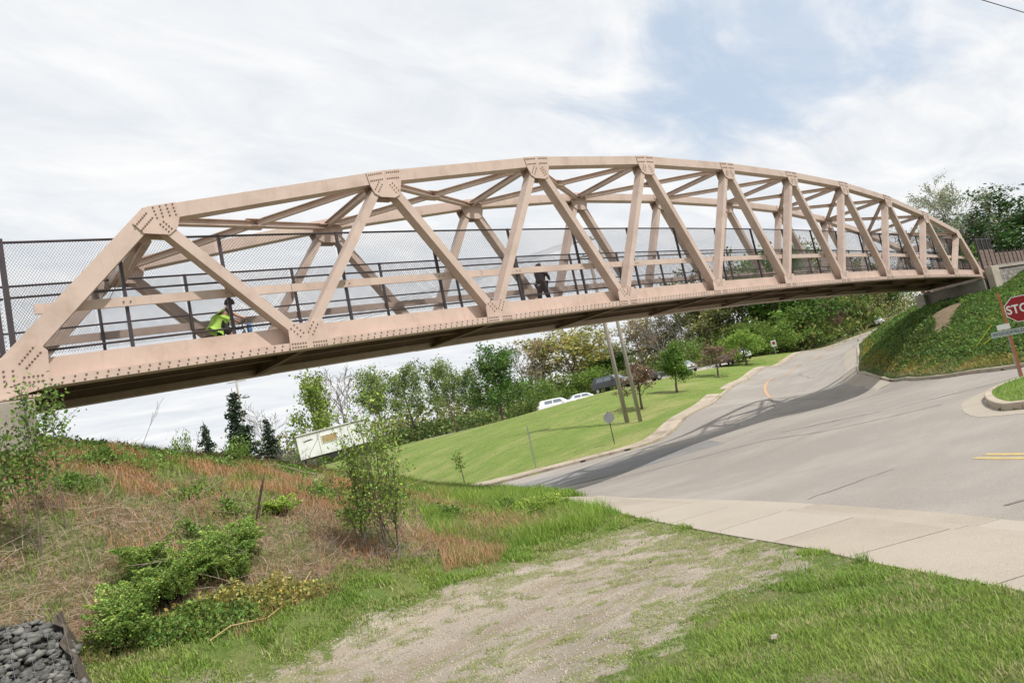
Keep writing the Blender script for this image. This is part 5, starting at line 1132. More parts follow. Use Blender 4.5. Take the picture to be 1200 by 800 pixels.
def car(x, y, ang, paint, label, L_=4.6, Wd=1.85, Ht=1.75, kind='suv', name='parked_car', group='cars parked beyond the lawn'):
    z = gz(x,y)+.02; t = thing(name, label, 'car', (x,y,z), ang, group); t.rotation_euler = (0,0,ang)
    h = Ht
    if kind == 'suv': low = [(-.5,.30),(-.5,.60),(-.485,.68),(-.36,.70),(.30,.69),(.46,.62),(.5,.50),(.5,.28)]; top = [(-.46,.66),(-.43,.94),(-.38,1.0),(.06,1.0),(.14,.96),(.28,.68)]
    else: low = [(-.5,.28),(-.5,.62),(-.46,.68),(-.30,.68),(.27,.66),(.45,.58),(.5,.46),(.5,.26)]; top = [(-.40,.66),(-.27,.95),(-.18,1.0),(.04,1.0),(.12,.95),(.28,.65)]
    def loft(prof, w0, w1, z0, z1):
        b = MB(); n = len(prof); vs = []
        def ww(zf): f = min(max((zf-z0)/(z1-z0),0),1); return w0+(w1-w0)*f
        secs = [(-1,.0),(-.94,.0)]
        for s_ in (-1,1):
            vs += [(px*L_, s_*ww(pz)/2, pz*h) for px, pz in prof]
        return b.add(vs,[tuple(range(n-1,-1,-1)),tuple(range(n,2*n))]+[(k,(k+1)%n,n+(k+1)%n,n+k) for k in range(n)])
    body = lbuild(loft(low,Wd,Wd*.95,.3,.7),'body',paint,t,bevel=.09)
    cab = lbuild(loft(top,Wd*.93,Wd*.74,.66,1.0),'cabin',paint,t,bevel=.05)
    ins = [(px*.93-.005,pz*.975 if pz > .8 else pz+.015) for px, pz in top]
    for s_ in (-1,1):
        for (a_, c_) in ((.08,.44),(.48,.84)):
            xl, xr_ = top[0][0]+.05, top[-1][0]-.03; x0_, x1_ = xl+(xr_-xl)*a_, xl+(xr_-xl)*c_; zlo, zhi = .70, .93
            sh = .0 if a_ < .3 else -.05
            yy = lambda zf: s_*((Wd*.93+(Wd*.74-Wd*.93)*(zf-.66)/.34)/2+.012)
            poly = [(x0_+(.03 if a_ < .3 else 0),zlo),(x1_,zlo),(x1_+sh,zhi),(x0_+(.05 if a_<.3 else 0),zhi)]
            b = MB().add([(px*L_,yy(pz),pz*h) for px,pz in poly]+[(px*L_,yy(pz)-s_*.02,pz*h) for px,pz in poly],[(0,1,2,3),(7,6,5,4),(0,4,5,1),(1,5,6,2),(2,6,7,3),(3,7,4,0)]); lbuild(b,'side_window',M['glass_sky'],t)
        for px in (-.31,.32):
            wh = lbuild(MB().lathe([(.20,-.1),(.33,-.11),(.355,-.05),(.355,.05),(.33,.11),(.20,.1)],(px*L_,s_*(Wd/2-.09),.35),18,'y'),'wheel',M['black'],t,True); lbuild(MB().lathe([(.05,-.02),(.2,-.03),(.2,.03),(.05,.02)],(px*L_,s_*(Wd/2+.005),.35),12,'y'),'hubcap',M['chrome'],wh)
        lbuild(MB().box((.485*L_,s_*Wd*.36,.52*h),(.1,.34,.13)),'headlight',M['white_sign'],t); lbuild(MB().box((-.495*L_,s_*Wd*.42,.58*h),(.06,.18,.22)),'tail_lamp',M['tail'],t)
        lbuild(MB().box((.16*L_,s_*(Wd*.5+.06),.68*h),(.12,.16,.12)),'mirror',paint,t)
    a_, c_ = top[-1], top[-2]
    for (a_, c_, nm, sx) in ((top[-1],top[-2],'windscreen',1),(top[0],top[1],'rear_window',-1)):
        w0, w1 = Wd*.80, Wd*.66; g0, g1 = (a_[0]*L_,a_[1]*h), (c_[0]*L_,c_[1]*h); f0, f1 = .14, .94
        p = lambda f: (g0[0]+(g1[0]-g0[0])*f+.02*sx, g0[1]+(g1[1]-g0[1])*f+.01)
        q0, q1 = p(f0), p(f1); b = MB().add([(q0[0],-w0/2,q0[1]),(q0[0],w0/2,q0[1]),(q1[0],w1/2,q1[1]),(q1[0],-w1/2,q1[1]),(q0[0]-.03*sx,-w0/2,q0[1]-.01),(q0[0]-.03*sx,w0/2,q0[1]-.01),(q1[0]-.03*sx,w1/2,q1[1]-.01),(q1[0]-.03*sx,-w1/2,q1[1]-.01)],[(0,1,2,3),(7,6,5,4),(0,4,5,1),(1,5,6,2),(2,6,7,3),(3,7,4,0)]); lbuild(b,nm,M['glass_sky'],t)
    lbuild(MB().box((.5*L_,0,.40*h),(.05,Wd*.5,.18)),'grille',M['black'],t); lbuild(MB().box((.5*L_,0,.30*h),(.14,Wd*.95,.16)),'bumper',paint,t)
    return t
def paint(n, c): 
    m = mat(n, c, .28, spec=.6, clear=.8); return m
K = paint('black_car_paint',(.018,.02,.024)); Wp = paint('white_car_paint',(.74,.75,.76)); Sv = paint('silver_car_paint',(.42,.43,.45)); Mr = paint('maroon_car_paint',(.10,.022,.028))
car(57.3,51.4,-1.5,K,'black sport utility vehicle parked on the lawn crest left of the utility poles',4.8,1.95,1.85)
car(60.6,49.4,-.55,K,'dark car mostly hidden behind the utility poles',4.5,1.85,1.5,'sedan')
car(57.0,60.9,-.6,Wp,'white wagon low behind the lawn crest, leftmost of the parked cars',4.9,1.9,1.75)
car(60.0,59.2,-.5,Wp,'white sedan hidden low left of the black sport utility vehicle',4.7,1.85,1.45,'sedan')
car(73.4,53.0,-2.1,Sv,'silver car front showing right of the round green tree',4.6,1.85,1.6)
car(80.3,51.4,-2.4,Mr,'maroon sedan parked behind the second crabapple',4.7,1.85,1.5,'sedan')
car(84.8,51.6,-2.3,Wp,'white sport utility vehicle behind the maroon sedan',4.7,1.9,1.85)
car(128.5,58.2,-2.5,Wp,'small white car far up among the trees between the two redbuds',4.6,1.85,1.5,'sedan')
car(141.5,54.8,-2.5,Wp,'small white car near the top of the uphill road by the abutment',4.6,1.85,1.5,'sedan')
# ---------------------------------------------------------------- people
M['skin'] = mat('skin', (.50,.27,.19), .6); M['hiviz'] = mat('neon_yellow_vest', (.42,.68,.10), .7, (.34,.58,.08), scale=6); M['shorts'] = mat('black_cloth', (.018,.018,.02), .8); M['coat'] = mat('dark_coat', (.05,.035,.042), .8, (.03,.023,.03), scale=5); M['hair'] = mat('brown_hair', (.05,.022,.018), .7)
M['shoe'] = mat('white_shoe', (.6,.6,.62), .6); M['blue'] = mat('blue_bag_cloth', (.10,.20,.42), .7); M['grey_shirt'] = mat('pale_shirt', (.40,.37,.36), .8); M['bike'] = mat('dark_bike_paint', (.03,.03,.04), .4, metal=.4)
def skin(name, pts, edges, rad, m, root, sub=2):
    me = bpy.data.meshes.new(name); me.from_pydata([Vector(p) for p in pts], edges, []); me.update()
    o = bpy.data.objects.new(name, me); COL.objects.link(o); o.parent = root; md = o.modifiers.new('skin','SKIN'); md.use_smooth_shade = True
    if not me.skin_vertices: pass
    sv = me.skin_vertices[0].data
    for i, r_ in enumerate(rad): sv[i].radius = (r_, r_) if not hasattr(r_,'__len__') else r_
    sv[0].use_root = True
    s_ = o.modifiers.new('sub','SUBSURF'); s_.levels = sub; s_.render_levels = sub; me.materials.append(m); return o
def person(loc, rz, label, J, cloth, hairm):
    t = thing('person', label, 'person', loc, rz); t.rotation_euler = (0,0,rz)
    # joints: pelvis, waist, chest, neck, head ; arms ; legs
    P = J; names = ['pelvis','waist','chest','neck','head','shL','elL','haL','shR','elR','haR','hpL','knL','anL','toL','hpR','knR','anR','toR']
    pts = [P[n] for n in names]; E = [(0,1),(1,2),(2,3),(3,4),(2,5),(5,6),(6,7),(2,8),(8,9),(9,10),(0,11),(11,12),(12,13),(13,14),(0,15),(15,16),(16,17),(17,18)]
    rad = [.13,.12,(.15,.12),.05,.09,.055,.04,.025,.055,.04,.025,.085,.06,.042,.03,.085,.06,.042,.03]
    b = skin('body', pts, E, rad, M['skin'], t); hd = Vector(P['head'])
    return t, b, hd
# cyclist: faces +X, riding right
CX_, CY_ = 5.30, 16.62; sC = (CX_-X0)/LP; zd = zb(sC)+.44
SCY = .89
J = dict(pelvis=(-.22,0,.93),waist=(-.14,0,1.08),chest=(.02,0,1.28),neck=(.10,0,1.40),head=(.17,0,1.50),shL=(.05,.17,1.30),elL=(.24,.22,1.12),haL=(.46,.24,1.03),shR=(.05,-.17,1.30),elR=(.24,-.22,1.12),haR=(.46,-.24,1.03),
 hpL=(-.18,.09,.88),knL=(.20,.10,.76),anL=(.08,.11,.36),toL=(.22,.12,.30),hpR=(-.18,-.09,.88),knR=(.12,-.10,.58),anR=(-.02,-.11,.17),toR=(.13,-.12,.12))
J = {k: tuple(np.array(v)*SCY) for k, v in J.items()}
t, body, hd = person((CX_,CY_,zd), 0, 'person in a neon yellow vest, black shorts and helmet riding a bicycle across the bridge', J, None, None)
sc_ = lambda L_: [tuple(np.array(v)*SCY) for v in L_]
skin('vest', sc_([(-.23,0,.92),(-.15,0,1.08),(.01,0,1.28),(.06,0,1.35),(.03,.14,1.29),(.03,-.14,1.29),(-.30,0,.82)]), [(0,1),(1,2),(2,3),(2,4),(2,5),(0,6)], [.19,.18,(.19,.17),.10,.095,.095,.16], M['hiviz'], body)
skin('sleeves', sc_([(.02,0,1.30),(.05,.17,1.30),(.14,.20,1.20),(.05,-.17,1.30),(.14,-.20,1.20)]), [(0,1),(1,2),(0,3),(3,4)], [.09,.075,.065,.075,.065], M['shorts'], body)
skin('shorts', sc_([(-.20,0,.90),(-.12,.09,.86),(.12,.10,.79),(-.12,-.09,.86),(.06,-.10,.66)]), [(0,1),(1,2),(0,3),(3,4)], [.155,.12,.095,.12,.095], M['shorts'], body)
for s_ in (1,-1): a = Vector(J['anL' if s_ > 0 else 'anR']); q = Vector(J['toL' if s_ > 0 else 'toR']); skin('shoe',[a-Vector((.03,0,.03)),q],[(0,1)],[.055,.045],M['shoe'],body)
hm = MB(); hm.lathe([(.005,.14),(.06,.135),(.105,.09),(.125,.02),(.12,-.01),(.10,-.015)], (hd.x,hd.y,hd.z+.02), 14); lbuild(hm,'helmet',M['black'],t,True)
bk = thing('bicycle','dark bicycle with a blue front bag ridden across the bridge','bicycle',(CX_,CY_,zd)); bk.scale = (SCY,)*3
def tb(name, segs, r_, m): 
    b = MB()
    for s_ in segs: b.tube(s_, r_, 7)
    return lbuild(b, name, m, bk, True)
tb('frame', [[(-.14,0,.84),(-.02,0,.30)],[(-.12,0,.76),(.42,0,.80)],[(-.02,0,.30),(.44,0,.72)],[(-.12,0,.74),(-.50,0,.34)],[(-.02,0,.30),(-.50,0,.34)],[(.41,0,.88),(.56,0,.34)]], .02, M['bike'])
tb('handlebar', [[(.41,0,.86),(.42,0,.98)],[(.44,-.26,1.0),(.46,-.08,.99),(.46,.08,.99),(.44,.26,1.0)]], .015, M['bike'])
for x in (-.50,.56):
    b = MB(); n = 28
    b.tube([(x+.32*math.cos(2*math.pi*k/n),0,.34+.32*math.sin(2*math.pi*k/n)) for k in range(n+1)], .02, 6, False); w_ = lbuild(b,'wheel',M['black'],bk,True)
    b = MB()
    for k in range(12): a = 2*math.pi*k/12; b.tube([(x,0,.34),(x+.31*math.cos(a),0,.34+.31*math.sin(a))],.003,3,False)
    b.tube([(x,-.05,.34),(x,.05,.34)],.02,8); lbuild(b,'spokes',M['chrome'],w_)
b = MB(); b.box((-.20,0,.88),(.26,.14,.05)); lbuild(b,'saddle',M['black'],bk,bevel=.02)
b = MB(); b.box((.60,0,.80),(.12,.16,.26)); lbuild(b,'front_bag',M['blue'],bk,bevel=.04)
b = MB(); b.tube([(-.10,-.13,.20),(.06,-.13,.20)],.02,6); b.tube([(-.02,-.10,.30),(-.02,-.13,.18)],.012,6); b.tube([(-.02,.10,.30),(.08,.13,.38)],.012,6); lbuild(b,'pedals',M['bike'],bk)
# pedestrian: walks left, long dark coat
PX, PY = 15.0, 15.5; sP = (PX-X0)/LP; zd = zb(sP)+.44
J = dict(pelvis=(0,0,.88),waist=(0,0,1.03),chest=(.01,0,1.25),neck=(.0,0,1.40),head=(-.02,0,1.50),shL=(0,.17,1.30),elL=(.06,.22,1.08),haL=(-.02,.24,.88),shR=(.02,-.17,1.30),elR=(.18,-.20,1.08),haR=(.22,-.20,.90),
 hpL=(0,.09,.84),knL=(-.12,.09,.48),anL=(-.08,.09,.09),toL=(-.22,.09,.04),hpR=(0,-.09,.84),knR=(.08,-.09,.47),anR=(.24,-.09,.12),toR=(.12,-.09,.04))
t, body, hd = person((PX,PY,zd), 0, 'person with reddish brown hair in a dark top and trousers walking left across the bridge', J, None, None)
skin('coat', [(0,0,.86),(0,0,1.03),(.01,0,1.27),(0,.16,1.30),(.07,.21,1.08),(.0,.23,.93),(.02,-.16,1.30),(.17,-.20,1.08),(.21,-.20,.95)], [(0,1),(1,2),(2,3),(3,4),(4,5),(2,6),(6,7),(7,8)], [.18,.155,.165,.085,.06,.05,.085,.06,.05], M['coat'], body)
skin('shirt_hem', [(-.02,0,.88),(-.02,0,.76)], [(0,1)], [.17,.18], M['grey_shirt'], body)
skin('trousers', [(0,0,.84),(0,.09,.80),(-.11,.09,.48),(-.08,.09,.12),(0,-.09,.80),(.08,-.09,.47),(.22,-.09,.15)], [(0,1),(1,2),(2,3),(0,4),(4,5),(5,6)], [.155,.11,.08,.065,.11,.08,.065], M['coat'], body)
for s_ in (1,-1): a = Vector(J['anL' if s_ > 0 else 'anR']); q = Vector(J['toL' if s_ > 0 else 'toR']); skin('shoe',[a-Vector((-.02,0,.04)),q],[(0,1)],[.05,.04],M['black'],body)
skin('hair', [(hd.x+.02,0,hd.z+.06),(hd.x+.07,0,hd.z-.04),(hd.x+.08,0,hd.z-.17)], [(0,1),(1,2)], [.115,.10,.06], M['hair'], body)
# ---------------------------------------------------------------- gabion of dark stones
gb = thing('stone_gabion', 'wire basket of dark grey broken stones at the foot of the brush', 'gabion', (.3,8.0,-1.6))
M['rock'] = mat('dark_broken_rock', (.05,.052,.05), .85, (.17,.168,.155), scale=5, bump=.4, bscale=40, rand=.9)
sm2 = []
for q in range(7):
    g = np.random.default_rng(100+q); b = MB(); b.lathe([(.02,-.5),(.5,-.38),(.62,0),(.45,.4),(.03,.5)],(0,0,0),6); b.v = [tuple(np.array(v)*np.array([1,.75,.5])+g.normal(0,.10,3)) for v in b.v]; me = b.mesh('rock'); me.materials.append(M['rock']); sm2.append(me)
def gab_pt(u, v, y):
    x = -1.35+2.0*u; zg = ground_z(x, y); hgt = (.10+.27*u)*np.minimum(1,(1-u)*5+.35)*(1-((y-7.8)/.62)**2*.5); return x, zg+hgt*v
u, v, y = rng.random(290), rng.random(290)**.5, 7.30+.95*rng.random(290); x, z = gab_pt(u, v, y)
for k in range(290):
    o = link('rock', random.choice(sm2), None, gb); s_ = random.uniform(.040,.085); o.location = Vector((x[k],y[k],z[k]))-Vector(gb.location); o.scale = (s_*1.3,s_,s_*.9); o.rotation_euler = (random.uniform(-.6,.6),random.uniform(-.6,.6),random.uniform(0,6.28))
n = 2600; u, v, y = rng.random(n), rng.random(n)**.4, 7.30+.95*rng.random(n)**1.6; x, z = gab_pt(u, v, y); t_ = np.array([(1,0,0),(.5,.8,.1),(-.5,.85,0),(-1,0,.1),(-.5,-.8,0),(.5,-.85,.1),(0,0,.75),(0,0,-.7)]); R_ = rng.normal(size=(n,3,3)); R_ = np.linalg.qr(R_)[0]; V = np.einsum('vk,nkj->nvj', t_, R_)*(rng.uniform(.022,.058,n)[:,None,None])*(1+rng.normal(0,.15,(n,8,1)))*np.array([1.25,1,.75])+np.stack([x,y,z],-1)[:,None]
i = np.arange(n)[:,None]*8; F = np.concatenate([np.c_[i+a_,i+(a_+1)%6,i+6] for a_ in range(6)]+[np.c_[i+(a_+1)%6,i+a_,i+7] for a_ in range(6)]); me = mesh_np('small_rocks', V.reshape(-1,3)-np.array(gb.location), F); g_ = rng.uniform(.5,1.5,n); vcol(me,'tint',np.repeat(np.c_[g_,g_*.99,g_*.95],8,0)); M['rock2'] = mat('broken_rock_mix',(.07,.073,.07),.85,(.15,.148,.14),scale=8,attr='tint'); link('small_rocks', me, M['rock2'], gb)['kind'] = 'stuff'
b = MB()
for k in range(15): x = -1.3+k*.135; b.tube([(x,7.24,gz(x,7.28)-.05),(x,7.32,gz(x,7.36)+.25),(x,7.8,gz(x,7.8)+.16+.135*(x+1.35)),(x,8.3,gz(x,8.3)+.25)],.0018,3,False)
for k in range(5): yy = 7.25+.02*k; zz_ = .05+.055*k; b.tube([(-1.35,yy,gz(-1.35,yy)+zz_),(-.3,yy,gz(-.3,yy)+zz_),(.62,yy+.02,gz(.62,yy)+zz_)],.0018,3,False)
b.build('wire_basket', M['galv'], gb)
b = MB(); b.add([(-1.4,7.42,-2.1),(.55,7.42,-2.1),(.45,7.6,gz(.5,7.5)+.16),(-1.4,7.6,gz(-1.4,7.5)+.22),(-1.4,8.35,-2.1),(.55,8.35,-2.1),(.45,8.2,gz(.5,8.25)+.16),(-1.4,8.2,gz(-1.4,8.25)+.22)],[(0,1,2,3),(4,7,6,5),(3,2,6,7),(0,3,7,4),(1,5,6,2),(0,4,5,1)]); b.build('stone_fill', M['rock'], gb)
M['felt'] = mat('dark_filter_cloth', (.10,.08,.06), .95, (.05,.042,.034), scale=9, bump=.6, bscale=20)
ys = np.linspace(7.34,8.3,9); top = [(.60+.04*math.sin(k*1.7),y,gz(.6,y)+.24+.06*math.sin((y-7.3)*3.1)) for k,y in enumerate(ys)]; bot = [(.70+.04*math.sin(k*2.3),y,gz(.7,y)-.03) for k,y in enumerate(ys)]; n = len(ys)
vs = top+bot+[(x-.03,y,z-.01) for x,y,z in top]+[(x-.03,y,z) for x,y,z in bot]; fs = [(k,k+1,n+k+1,n+k) for k in range(n-1)]+[(2*n+k,3*n+k,3*n+k+1,2*n+k+1) for k in range(n-1)]+[(k,2*n+k,2*n+k+1,k+1) for k in range(n-1)]+[(0,n,3*n,2*n),(n-1,3*n-1,4*n-1,2*n-1)]
MB().add(vs,fs).build('filter_cloth', M['felt'], gb)
# loose things in the foreground
for (x,y,s_,lb) in ((4.05,2.72,.07,'pale round stone lying in the grass near the front'),(8.0,6.2,.06,'dark small stone at the edge of the sidewalk by the gravel'),(6.2,5.6,.035,'small brown stone lying on the gravel drive')):
    o = link('stone', sm2[3].copy(), None); o.data.materials.clear(); o.data.materials.append(M['conc'] if 'pale' in lb else M['bark']); o.location = (x,y,gz(x,y)+s_*.3); o.scale = (s_,s_,s_*.9); tag(o, lb, 'stone')
o = MB().tube([(2.64,9.05,gz(2.64,9.05)-.1),(2.80,9.0,-.75),(2.95,8.95,-.28),(3.02,8.95,-.10)],[.012,.011,.016,.006],6).build('dead_stalk', M['hair'], None, True); tag(o,'dark dead stalk leaning up out of the green weeds','stalk')
hp = [(1.75,7.62),(2.0,7.75),(2.4,7.83),(2.9,8.15),(3.2,8.45)]; o = MB().tube([(a,c,gz(a,c)+.05+.03*math.sin(k*2)) for k,(a,c) in enumerate(hp)],.008,6).build('fallen_stick', M['board'], None, True); tag(o,'long pale dry stick lying along the edge of the mown grass','stick')
# ---------------------------------------------------------------- grass, brush, ground cover
def blades(P, h, w, lean, tint, name, m, seg=2, dirs=None, curl=.5):
    """P (n,3) roots; curved tapering blades"""
    n = len(P); a = rng.uniform(0,2*np.pi,n); d = np.c_[np.cos(a), np.sin(a), np.zeros(n)] if dirs is None else dirs; s = np.c_[-d[:,1], d[:,0], np.zeros(n)]
    h = np.broadcast_to(h,n)[:,None]; w = np.broadcast_to(w,n)[:,None]; ln = np.broadcast_to(lean,n)[:,None]; Vs = []
    for k in range(seg):
        f = k/seg; c = P+d*(ln*h*(f**(1+curl)))+np.array([0,0,1])*h*(f-.25*ln*f*f); Vs += [c-s*w*(1-f*.6)/2, c+s*w*(1-f*.6)/2]
    Vs.append(P+d*ln*h+np.array([0,0,1])*h*(1-.25*ln)); V = np.stack(Vs,1); k_ = 2*seg+1; i = np.arange(n)[:,None]*k_
    F = []
    for k in range(seg-1): F += [np.c_[i+2*k,i+2*k+1,i+2*k+3], np.c_[i+2*k,i+2*k+3,i+2*k+2]]
    F += [np.c_[i+2*seg-2,i+2*seg-1,i+2*seg]]; me = mesh_np(name, V.reshape(-1,3), np.concatenate(F)); vcol(me,'tint',np.repeat(tint,k_,0)); return link(name, me, m)
def vn(x, y, s, seed=0):
    """cheap smooth noise 0..1"""
    r_ = np.random.default_rng(seed); v = 0
    for k in range(6):
        a = r_.uniform(0,6.28); f = s*(1.0+.55*k); ph = r_.uniform(0,6.28,2); v = v+np.sin((x*math.cos(a)+y*math.sin(a))*f+ph[0]+1.3*np.sin((y*math.cos(a)-x*math.sin(a))*f*.7+ph[1]))
    return .5+v/8.
def scatter(x0, x1, y0, y1, n, keep):
    x = rng.uniform(x0,x1,n); y = rng.uniform(y0,y1,n); k = keep(x,y); return x[k], y[k]
GM = leaf_mat('grass_blade',(1,1,1),None,trans=.3,rough=.6,rand=0)
def yaw_ok(x, y, a0=-4, a1=86): a = np.degrees(np.arctan2(x,y)); return (a > a0) & (a < a1)
def not_hard(x, y):
    P = np.c_[x,y]; ins = inside(P, ROADP) & ~inside(P, ISL); dw, iw = _poly_d(P, WALK_POLY); return ~ins & ~iw & (dw > -1)
def mixc(a, b, f): return np.array(a)[None]*(1-f[:,None])+np.array(b)[None]*f[:,None]
DP = lambda x, y: _poly_d(np.c_[x,y], PATH_POLY)
# 1 mown verge, near right (y < 3.8) and strip between the drive and the brush
def verge(n, x0, x1, y0, y1, keep, hgt, name, label, wid=.0045):
    x, y = scatter(x0,x1,y0,y1,n,keep); d, ins = DP(x,y); r_ = np.hypot(x,y)
    pn = vn(x,y,1.6,3); worn = smooth(vn(x,y,2.6,11),.48,.66)*np.maximum(smooth(1.6-d,0,1.2), .55*smooth(y,1.5,3.2))
    worn = np.maximum(worn, .95*smooth(.75-d,0,.6)*smooth(vn(x,y,2.4,33)*.6+vn(x,y,7,34)*.4,.40,.56)*(y < 4.6)); k = rng.random(len(x)) > worn*.9; k &= (~ins) | (rng.random(len(x)) < .9*np.exp(-d/(.10+.35*vn(x,y,2.6,5)**2))); x, y, d, ins, pn, r_ = x[k], y[k], d[k], ins[k], pn[k], r_[k]
    z = ground_z(x,y); n = len(x); col = mixc((.155,.275,.04),(.28,.38,.075), np.clip(pn+rng.normal(0,.3,n),0,1)); dry = (rng.random(n) < .07+.35*smooth(vn(x,y,2.2,21),.55,.75)); col[dry] = mixc((.34,.33,.14),(.46,.43,.22),rng.random(dry.sum()))
    col *= rng.uniform(.7,1.25,n)[:,None]; hh = hgt*rng.uniform(.35,1.3,n)*(.45+1.1*vn(x,y,3.3,8))*np.where(ins,.5,1); o = blades(np.c_[x,y,z-.005],hh,wid*np.clip(r_/4,.8,2.6)*rng.uniform(.7,1.3,n),rng.uniform(.2,1.1,n),col,name,GM,2); tag(o,label,'grass',None,'stuff')
kr_ = lambda x,y: (y < 3.95+.1*np.sin(x*4)) & not_hard(x,y) & yaw_ok(x,y,20,95)
verge(200000, .8, 6.4, .3, 4.3, kr_, .047, 'verge_grass', 'thick green grass in the bottom right corner beside the sidewalk')
foot = lambda x: 7.75+.16*np.maximum(x-1,0)+.15*np.sin(x*2.1)+.1*np.sin(x*5.3)
ks_ = lambda x,y: (y > 6.2) & (y < foot(x)+.25) & not_hard(x,y) & yaw_ok(x,y,-8,80)
verge(150000, -1.5, 9.6, 6.0, 9.9, ks_, .072, 'strip_grass', 'bright green mown grass strip between the gravel drive and the brush', .005)
# tall grass between the brush and the road corner
def kt_(x,y): return not_hard(x,y) & (y > foot(x)-.4) & (x > 4.6+.25*(y-8)) & (y < 24) & (x < 17) & (_poly_d(np.c_[x,y],NK,False)[0] < 4.8)
x, y = scatter(4.5,17,7.5,24,210000,kt_); z = ground_z(x,y); n = len(x); dK = _poly_d(np.c_[x,y],NK,False)[0]; f = vn(x,y,1.5,31); red = (vn(x,y,.9,44) > .50) & (dK > 2.2) & (x < 7.6+rng.normal(0,.4,n)); col = mixc((.17,.31,.045),(.29,.42,.075),np.clip(f+rng.normal(0,.25,n),0,1)); col[red] = mixc((.46,.27,.15),(.60,.38,.23),rng.random(red.sum())); col *= rng.uniform(.7,1.2,n)[:,None]
tag(blades(np.c_[x,y,z-.01],np.where(red,.15,.19)*rng.uniform(.5,1.5,n)*(.5+f),.007*np.clip(np.hypot(x,y)/9,.9,2),rng.uniform(.15,.9,n),col,'tall_grass',GM,2),'taller bright grass with reddish patches at the road corner','grass',None,'stuff')
# island
x, y = scatter(16,27,-6,6,26000,lambda x,y: inside(np.c_[x,y],ISL) & (_poly_d(np.c_[x,y],ISL)[0] > .22)); z = ground_z(x,y); n = len(x); tag(blades(np.c_[x,y,z-.01],.11*rng.uniform(.5,1.4,n),.014,rng.uniform(.2,.9,n),mixc((.15,.28,.04),(.25,.39,.065),rng.random(n)),'island_grass',GM,1),'green grass on the corner island around the stop sign','grass',None,'stuff')
# 2 brush hillside
def kb_(x,y): return (y > foot(x)-.1) & not_hard(x,y) & yaw_ok(x,y,-9,62) & (y < 21) & (x < 15) & (_poly_d(np.c_[x,y],NK,False)[0] > 2.0)
GREEN = lambda x,y: smooth(vn(x,y,1.35,61)*.65+vn(x,y,4.2,62)*.35+.08*smooth(y,12.5,14.5)+.10*smooth(x,3.5,7),.50,.60)
def brush(n, hlo, hhi, w, lean, ca, cb, name, label, keepf=None, seg=2, gcol=None):
    x, y = scatter(-2.5,15,7.3,20.5,n,kb_); 
    if keepf is not None: k = keepf(x,y) > rng.random(len(x)); x, y = x[k], y[k]
    z = ground_z(x,y); m_ = len(x); r_ = np.hypot(x,y); col = mixc(ca,cb,np.clip(vn(x,y,2.1,9)+rng.normal(0,.3,m_),0,1))*rng.uniform(.65,1.25,m_)[:,None]
    tag(blades(np.c_[x,y,z-.01],rng.uniform(hlo,hhi,m_)*(.6+.7*vn(x,y,2.7,17)),w*np.clip(r_/9,.9,1.9)*rng.uniform(.7,1.4,m_),rng.uniform(*lean,m_),col,name,GM,seg),label,'brush',None,'stuff')
RED = lambda x,y: (1-GREEN(x,y))*(.25+.75*smooth(vn(x,y,.8,71)+.05*(y-10),.42,.62))
STRAW = lambda x,y: (1-.8*GREEN(x,y))*(1-.75*smooth(vn(x,y,.8,71)+.05*(y-10),.42,.62))
brush(200000,.10,.26,.0048,(.1,.8),(.46,.24,.115),(.60,.35,.19),'red_brown_grass','dry reddish brown grass covering the upper hillside',RED)
brush(105000,.10,.34,.0052,(.8,2.4),(.42,.30,.21),(.60,.47,.35),'straw','matted pale straw and dead stems on the lower hillside',STRAW)
brush(150000,.08,.22,.0055,(.2,1.0),(.15,.25,.04),(.28,.38,.075),'green_tufts','green shoots and tufts scattered through the hillside brush',lambda x,y: .20+.80*GREEN(x,y))
# broad-leaved weeds in patches
def weeds(cx, cy, rx, ry, n, size, hgt, lm, name, label, cat='weeds'):
    u = rng.uniform(0,6.28,n); q = np.sqrt(rng.random(n)); x = cx+rx*q*np.cos(u)*rng.uniform(.7,1.1,n); y = cy+ry*q*np.sin(u); z = ground_z(x,y)+hgt*(1-q*q*.7)*rng.random(n)**.6*(.6+.8*vn(x,y,5,3)); V, F = leaf_quads(np.c_[x,y,z], size*rng.uniform(.5,1.5,n), .5); me = mesh_np(name,V,F); vcol(me,'tint',np.repeat(leaf_tint(n,(1,1,1),.28,.12),4,0)); return tag(link(name,me,LM[lm]),label,cat,None,'stuff')
k = 0
W_SPOTS = [(1.9,12.9,.9,.45),(1.2,11.6,.5,.35),(2.6,11.0,.45,.3),(2.9,10.2,.42,.3),(3.9,13.9,.7,.4),(.2,12.6,.6,.5),(-.2,9.4,.5,.3),(1.4,9.0,.32,.2),(4.7,11.2,.45,.3),(5.4,14.6,.8,.45),(6.4,12.2,.7,.4),(7.6,15.2,.9,.5),(8.4,11.0,.6,.35),(4.6,10.0,.35,.25),(2.2,9.7,.35,.2),(6.6,10.3,.5,.3),(9.4,16.8,1.0,.6),(1.9,14.3,1.1,.4),(4.6,15.4,1.0,.4),(6.6,16.6,1.0,.4)]
xs, ys, zs = [], [], []
for (cx,cy,rx,ry) in W_SPOTS:
    n = int(2400*rx*ry/.3); u = rng.uniform(0,6.28,n); q = np.abs(rng.normal(0,.55,n)); q *= .75+.5*np.sin(u*3+cx*7)*np.sin(u*2+cy*5)+.2; x = cx+rx*q*np.cos(u); y = cy+ry*q*np.sin(u); xs.append(x); ys.append(y); zs.append(ground_z(x,y)+np.where(y<13,.22,.10)*np.clip(1-q*q*.5,0.1,1)*rng.random(n)**.6*(.4+1.1*vn(x,y,6,3)))
